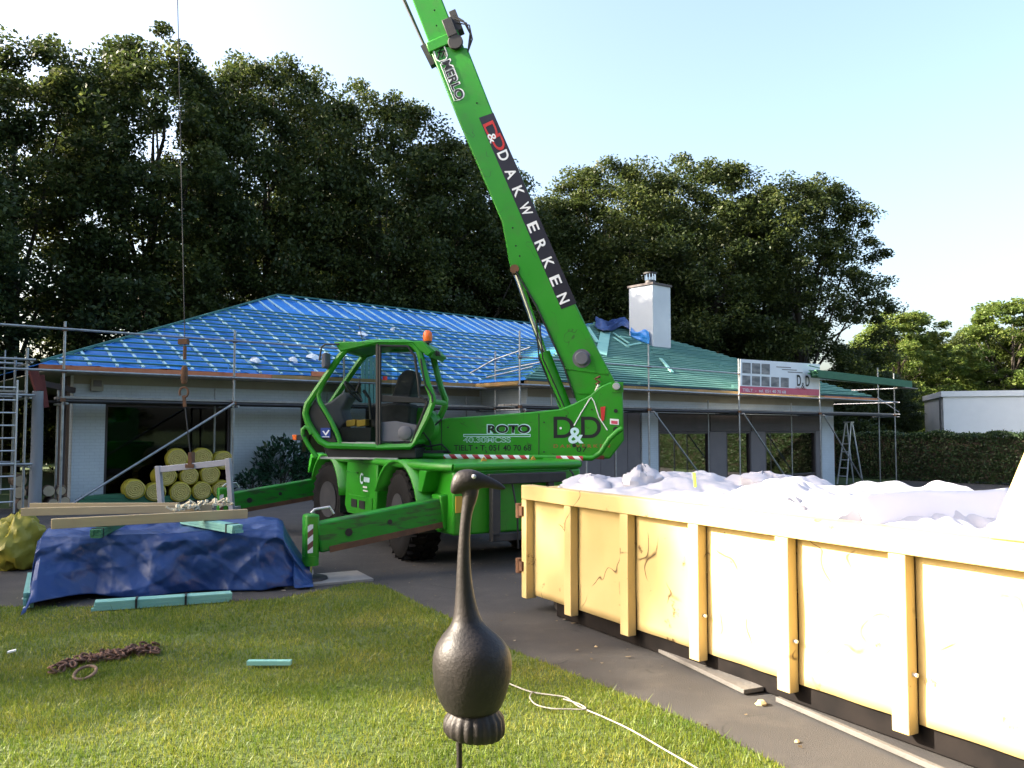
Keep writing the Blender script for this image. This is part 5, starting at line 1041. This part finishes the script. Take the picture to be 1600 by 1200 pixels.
beam((32,806.5),(330,800),.07,.09,'middle sawn beam behind the front one on the tarpaulin')
beam((46,796.5),(278,796),.06,.08,'rear sawn beam, thinnest in view, on the tarpaulin')
# torn insulation between the beams
mb = MB(); g7 = random.Random(6); pc0, pc1 = gnd(275,797,.8), gnd(362,787,.8)
for i in range(60):
    p = pc0.lerp(pc1, g7.random())+Vector((g7.uniform(-.05,.05), g7.uniform(-.1,.1), g7.uniform(-.02,.05))); d_ = Vector((g7.uniform(-1,1), g7.uniform(-.4,.4), g7.uniform(-.1,.8))).normalized(); mb.bar(p, p+d_*g7.uniform(.04,.09), .035, .02, Vector((.3,.2,1)))
tag(build('torn_foam', mb, M('cream_foam', (.75,.68,.5), (.66,.58,.4), 8, .9)), 'torn cream foam strips heaped under the lifting frame', 'foam')
pc = gnd(27,889,0); g = random.Random(8); V = []; Fc = []; mb = MB()
for j in range(23):
    for i in range(40):
        a, b = 2*math.pi*i/40, math.pi*j/22-math.pi/2; k = 1+.1*math.sin(3*a+4*b)+.16*abs(math.sin(4*a+3*b+1))-.1*abs(math.sin(7*b-2*a))+.08*abs(math.sin(9*a+5*math.sin(3*b)))
        V.append(pc+Vector((.3*math.cos(b)*math.cos(a)*k-.0, .3*math.cos(b)*math.sin(a)*k, max(.01, .31+.34*math.sin(b)*k+(.0 if math.cos(a) > 0 else -.05)))))
for j in range(22):
    for i in range(40): i2 = (i+1) % 40; Fc.append((j*40+i, j*40+i2, (j+1)*40+i2, (j+1)*40+i))
mb.add(V, Fc); tag(build('yellow_sack', mb, MT['yellowbag'], None, True), 'crumpled yellow plastic sack behind the left end of the tarpaulin', 'sack')
mb = MB(); pf = feet[0]; ax2 = (dd*.95+bk*.2).normalized(); mb.box(pf+Z*.018+ax2*.15, (1.0,.62,.03), (ax2, Vector((-ax2.y,ax2.x,0)), Z)); tag(build('jack_pad', mb, MT['oldboard'], bevel=.004), 'grey board under the near outrigger foot on the lawn edge', 'board')
for i in (1,2,3): mb = MB(); mb.box(feet[i]+Z*.02, (.8,.6,.03)); tag(build('jack_pad', mb, MT['oldboard']), ['','grey board under the outrigger foot hidden behind the container','grey board under the far left outrigger foot','grey board under the far outrigger foot behind the crane'][i], 'board')
# ================================================================ INSULATION ROLLS BY THE WINDOW
RB = Vector((0, 17.4, 0)); 
def rp_(px, py): return onplane(px, py, H(3.0,.1), N)
base0, base1 = rp_(100,786), rp_(372,790); base0.z = base1.z = .0
e = empty('lath_stack', H(2.5,-.2), 'dark green lath stack on the ground under the insulation rolls', 'timber')
aL, aR = a_at(118,0), a_at(366,0)
for i in range(3):
    for j in range(3): mb = MB(); mb.bar(H(aL+.12*j+.3*(i == 2),-.1-.16*i,.05+.075*j), H(aR-.1-1.7*(j == 2),-.1-.16*i,.05+.075*j), .14, .07); build('lath', mb, MT['bundle'], e)
ROLL = [(211,765,17,'leftmost insulation roll, bottom row, set apart on the left'),(243,769,17,'second insulation roll from the left in the bottom row'),(282,769,17,'middle insulation roll of the bottom row'),(316,767,16,'fourth insulation roll from the left in the bottom row'),(347,765,16,'rightmost insulation roll of the bottom row'),
        (261,745,17,'left insulation roll of the middle row'),(296,744,15,'centre insulation roll of the middle row'),(329,742,16,'right insulation roll of the middle row'),
        (277,717,17,'left insulation roll of the top row'),(317,715,16,'centre insulation roll of the top row, highest of all'),(349,719,16,'right insulation roll of the top row')]
g8 = random.Random(12)
for px, py, rad, lb in ROLL:
    c = onplane(px, py, H(3.0,.05), N); r_ = rad*(c.y)/F*.97; ax = (N+U*g8.uniform(-.22,.05)).normalized(); L = .55; o = None
    mb = MB(); n = 26; ell = g8.uniform(.9,1.0); prof = [(.6,-L),(.9,-L+.03),(1,-L*.6),(.97,-L*.3),(1,-.1),(.96,-.02),(.86,0)]
    tt = ax; aa = Z; bb = tt.cross(aa).normalized(); V = []; Fc = []; ph = g8.uniform(0, 6)
    for k_, h_ in prof:
        for i in range(n): th = 2*math.pi*i/n; q_ = r_*k_*(1+.025*math.sin(3*th+ph)+.015*math.sin(7*th)); V.append(c+tt*h_+aa*math.sin(th)*q_*ell+bb*math.cos(th)*q_)
    for j in range(len(prof)-1):
        for i in range(n): i2 = (i+1) % n; Fc.append((j*n+i, j*n+i2, (j+1)*n+i2, (j+1)*n+i))
    Fc.append(tuple(range(n))); mb.add(V, Fc); o = build('insulation_roll', mb, MT['yellow'], None, True); tag(o, 'yellow wrapped '+lb, 'insulation roll', 'insulation rolls stacked before the window')
    mb = MB(); V = []; Fc = []; ns = 90; turns = 4.5           # spiral of wound glass wool on the end
    for i in range(ns+1):
        th = 2*math.pi*turns*i/ns; rr_ = r_*.84*(i/ns)**.9; 
        for w_, h_ in ((-.02,-.012),(0,.012),(.02,-.012)): q_ = max(.004, rr_+w_); V.append(c+tt*(h_+.0)+aa*math.sin(th)*q_*ell+bb*math.cos(th)*q_)
    for i in range(ns):
        for j in range(2): Fc.append((3*i+j, 3*i+j+1, 3*i+j+4, 3*i+j+3))
    mb.add(V, Fc); mb.lathe(c-tt*.02, tt, [(r_*.86*ell,0),(r_*.86*ell,.012)], 22); build('wound_wool', mb, MT['wool'], o, True)
# ================================================================ SHRUBS
def shrub(name, c, r, h, n, leaf, label, seed, mat='shrub'):
    g = np.random.default_rng(seed); e = empty(name, c, label, 'shrub'); u = g.random((n,3)); th = u[:,0]*2*np.pi; ph = np.arccos(1-1.6*u[:,1]); k = g.uniform(.5,1,n)**.5
    P = np.stack([r*k*np.sin(ph)*np.cos(th), r*k*np.sin(ph)*np.sin(th), .12+h*(.12+.88*np.clip(k*np.cos(ph)*.6+.42,0,1))], 1)
    P *= (1+.15*np.sin(3*th+seed)[:,None]*np.array([1,1,.6])); d = P-np.array([0,0,h*.2]); d /= np.linalg.norm(d,axis=1)[:,None]; t = d+g.normal(0,.55,(n,3)); t /= np.linalg.norm(t,axis=1)[:,None]
    nr = g.normal(0,.4,(n,3)); nr[:,2] += 1; b = np.cross(nr,t); b /= np.linalg.norm(b,axis=1)[:,None]; s = leaf*g.uniform(.7,1.3,n)[:,None]
    V = np.stack([P, P+t*s*.5+b*s*.2, P+t*s-np.array([0,0,1])*s*.12, P+t*s*.5-b*s*.2],1).reshape(-1,3)+np.array(c)
    mesh_obj('leaves', np_mesh('leaves', V, np.arange(4*n).reshape(-1,4)), MT[mat], e)
    mb = MB(); rg = random.Random(seed)
    for i in range(9): q_ = P[rg.randrange(n)]; mb.tube([Vector(c), Vector(c)+Vector((q_[0]*.4,q_[1]*.4,q_[2]*.5)), Vector(c)+Vector(q_.tolist())], [.02,.014,.005], 5, False)
    build('stems', mb, MT['bark'], e)
shrub('broadleaf_shrub', H(a_at(440,-.1),-.1,.02), .6, 1.25, 900, .17, 'dark glossy broad-leaved shrub by the wall left of the crane wheel', 3)
shrub('broadleaf_shrub', H(a_at(398,.1),.1,.02), .4, .5, 420, .15, 'low dark shrub behind the far outrigger beam', 5)
shrub('broadleaf_shrub', H(a_at(485,-.1),-.1,.02), .5, .9, 600, .16, 'dark shrub half hidden behind the far crane wheel', 7)
# ================================================================ SMALL THINGS ON THE LAWN
ce = empty('rusty_chain', gnd(165,1035), 'rusty brown chain lying in a heap on the shaded lawn', 'chain')
g9 = random.Random(21); path = [(92,1050),(105,1040),(120,1034),(140,1029),(155,1030),(168,1026),(180,1028),(195,1022),(207,1019),(220,1015),(232,1017),(239,1022)]
pts = [gnd(x, y, .03) for x, y in path]; ch_l = MB(); ch_l.tube([Vector((.034*math.cos(t), .018*math.sin(t), 0)) for t in np.linspace(0, 2*math.pi, 13)], .008, 6, False); lme = bpy.data.meshes.new('link'); lme.from_pydata(ch_l.v, [], ch_l.f); lme.update(); lme.materials.append(MT['chain'])
for i in range(120):
    s = g9.random()*(len(pts)-1); k = int(s); p = pts[k].lerp(pts[k+1], s-k)+Vector((g9.gauss(0,.035), g9.gauss(0,.05), g9.uniform(-.005,.03)))
    o = bpy.data.objects.new('link', lme); COL.objects.link(o); o.parent = ce; o.location = p-ce.location; o.rotation_euler = (g9.uniform(-1.2,1.2), g9.uniform(-.6,.6), g9.uniform(0,6.28))
rc = gnd(133,1051,.05); mb = MB(); mb.tube([rc+Vector((.068*math.cos(t), .075*math.sin(t), .025*math.sin(t)+.0)) for t in np.linspace(0, 2*math.pi, 25)], .011, 8, False); tag(build('iron_ring', mb, MT['log'], None, True), 'pale iron ring lying beside the rusty chain on the lawn', 'ring')
a, b = gnd(387,1035,.05), gnd(455,1035,.05); mb = MB(); mb.bar(a, b, .05, .03); tag(build('teal_offcut', mb, MT['teal']), 'short teal lath offcut lying alone on the lawn', 'lath')
cpth = [(775,1060),(800,1070),(830,1081),(862,1086),(885,1090),(905,1104),(940,1119),(985,1140),(1040,1172),(1095,1204),(1140,1235)]
P = [gnd(x, y, .035) for x, y in cpth]
def smooth(P, n=6):
    out = []
    for i in range(len(P)-1):
        p0, p1, p2, p3 = P[max(i-1,0)], P[i], P[i+1], P[min(i+2,len(P)-1)]
        for k in range(n): t = k/n; out.append(.5*((2*p1)+(p2-p0)*t+(2*p0-5*p1+4*p2-p3)*t*t+(3*p1-p0-3*p2+p3)*t**3))
    return out+[P[-1]]
mb = MB(); mb.tube(smooth(P), .0048, 7); mb.tube(smooth([gnd(x,y,.04) for x, y in ((832,1081),(828,1090),(838,1101),(862,1107),(890,1108),(915,1108),(905,1100),(880,1092))]), .0045, 7); tag(build('garden_cable', mb, MT['cable'], None, True), 'pale cable snaking over the sunlit lawn with a small loop', 'cable')
for i, (px, py, lb) in enumerate(((12,1019,'white scrap of litter on the shaded lawn at the left edge'),(35,935,'pale wood splinter on the asphalt by the left end of the tarpaulin'),(36,950,'second pale chip on the asphalt by the left end of the tarpaulin'))):
    p = gnd(px, py, .04); mb = MB(); mb.bar(p, p+Vector((.05+.03*(i == 1), .02, .01)), .035, .012); tag(build('litter_scrap', mb, MT['white']), lb, 'litter')
# ================================================================ BIRD STATUE
BD = 2.6; Pb = Vector((0, BD, 0)); bv = lambda px, py: onplane(px, py, Pb, Yv); sc_ = BD/F
bi = empty('bird_statue', Vector((bv(718,1150).x, BD, 0)), 'dark bronze long-necked wading bird statue standing on one leg in the lawn', 'statue')
rings = [(738,1112,0,40,38),(738,1104,0,44,42),(737,1090,0,52,48),(737,1070,0,58,53),(738,1048,0,61.5,56),(738,1028,0,62,56),(737,1010,0,57,52),(735,995,0,46,43),(732,983,0,33,32),(730,973,2,24.5,24),(729,960,2,20,19.5),(727,940,2,16,16),(725,910,2,12.5,12.5),(724.5,870,1,10,10),(726,830,-2,8.5,8.5),(729,800,-4,8.8,8.6),(733,785,-6,10.5,10),(735,772,-6,13,11.5),(736,758,-4,13,10)]
head = [(703.5,766,-90,3,3),(705.5,760,-90,11,7),(710,756.5,-90,16.5,11),(718,753,-90,18.5,14),(728,751,-90,18.2,15.5),(738,750,-90,17,15.5),(747,750.5,-92,14.2,13),(754,751.5,-96,11.2,10),(764,753.5,-99,8.8,7.6),(775,757.5,-103,7.2,6),(785,761.5,-106,4.6,4),(791,764,-108,1.2,1.2)]
n = 28; mb = MB()
for rg_ in (rings, head):
    V = []; Fc = []
    for (px, py, ang, rx, ry) in rg_:
        c = bv(px, py); t = R(ang); ux = Vector((math.cos(t), 0, math.sin(t)))
        for i in range(n): th = 2*math.pi*i/n; V.append(c+ux*math.cos(th)*rx*sc_+Vector((0,1,0))*math.sin(th)*ry*sc_)
    for j in range(len(rg_)-1):
        for i in range(n): i2 = (i+1) % n; Fc.append((j*n+i, j*n+i2, (j+1)*n+i2, (j+1)*n+i))
    Fc.append(tuple(range(n))[::-1]); Fc.append(tuple((len(rg_)-1)*n+i for i in range(n))); mb.add(V, Fc)
body = build('body', mb, MT['bronze'], bi, True)
sbd = body.modifiers.new('round', 'SUBSURF'); sbd.levels = 2; sbd.render_levels = 2
rmd = body.modifiers.new('fuse', 'REMESH'); rmd.mode = 'VOXEL'; rmd.voxel_size = .0035; rmd.use_smooth_shade = True
smd = body.modifiers.new('soft', 'SMOOTH'); smd.iterations = 6; smd.factor = .5
mb = MB(); V = []; Fc = []; nn = 96; c = bv(741,1106); sk = [(0,36),(5,38),(14,44),(26,46),(36,45),(42,40),(40,25),(36,6)]
for h_, r_ in sk:
    for i in range(nn): th = 2*math.pi*i/nn; q_ = r_*(1+(.075*abs(math.sin(10*th))-.03)*min(1, h_/10)); V.append(c+Vector((math.cos(th)*q_*sc_, math.sin(th)*q_*sc_*.9, -h_*sc_-(.006*math.cos(th) if h_ > 20 else 0))))
for j in range(len(sk)-1):
    for i in range(nn): i2 = (i+1) % nn; Fc.append((j*nn+i, j*nn+i2, (j+1)*nn+i2, (j+1)*nn+i))
mb.add(V, Fc); build('tail_feathers', mb, MT['bronze'], bi, True)
lt = bv(717,1140); lb_ = Vector((lt.x+.004, BD, 0)); mb = MB(); zz = [lt.z+(0-lt.z)*k/10 for k in range(11)]
mb.tube([Vector((lt.x+.002*math.sin(k*1.3), BD+.003*math.cos(k), z_)) for k, z_ in enumerate(zz)], [.0095,.009,.0095,.009,.0125,.0095,.009,.0092,.009,.0095,.011], 10); build('leg', mb, MT['bronze'], bi, True)
mb = MB()
for an in (-.5, 0, .5, 3.1): mb.tube([lb_+Z*.025, lb_+Vector((math.cos(an)*.05, math.sin(an)*.05, .022)), lb_+Vector((math.cos(an)*.12, math.sin(an)*.12, .012))], [.01,.009,.004], 7)
build('foot', mb, MT['bronze'], bi, True)
mb = MB(); q_ = bv(756,1140); mb.tube([q_+Z*.02, q_-Z*.025, q_-Z*.048+Vector((.002,0,0))], [.010,.008,.001], 8); build('tucked_leg', mb, MT['bronze'], bi, True)
mb = MB(); ey = bv(741,744)-Yv*(14.6*sc_); mb.lathe(ey+Yv*.004, -Yv, [(.0075,0),(.0065,.004),(.002,.006)], 12); build('eye', mb, MT['alu'], bi, True)
for o in list(bpy.data.objects):
    if o.type == 'MESH' and not o.data.materials: print('NO MATERIAL', o.name)
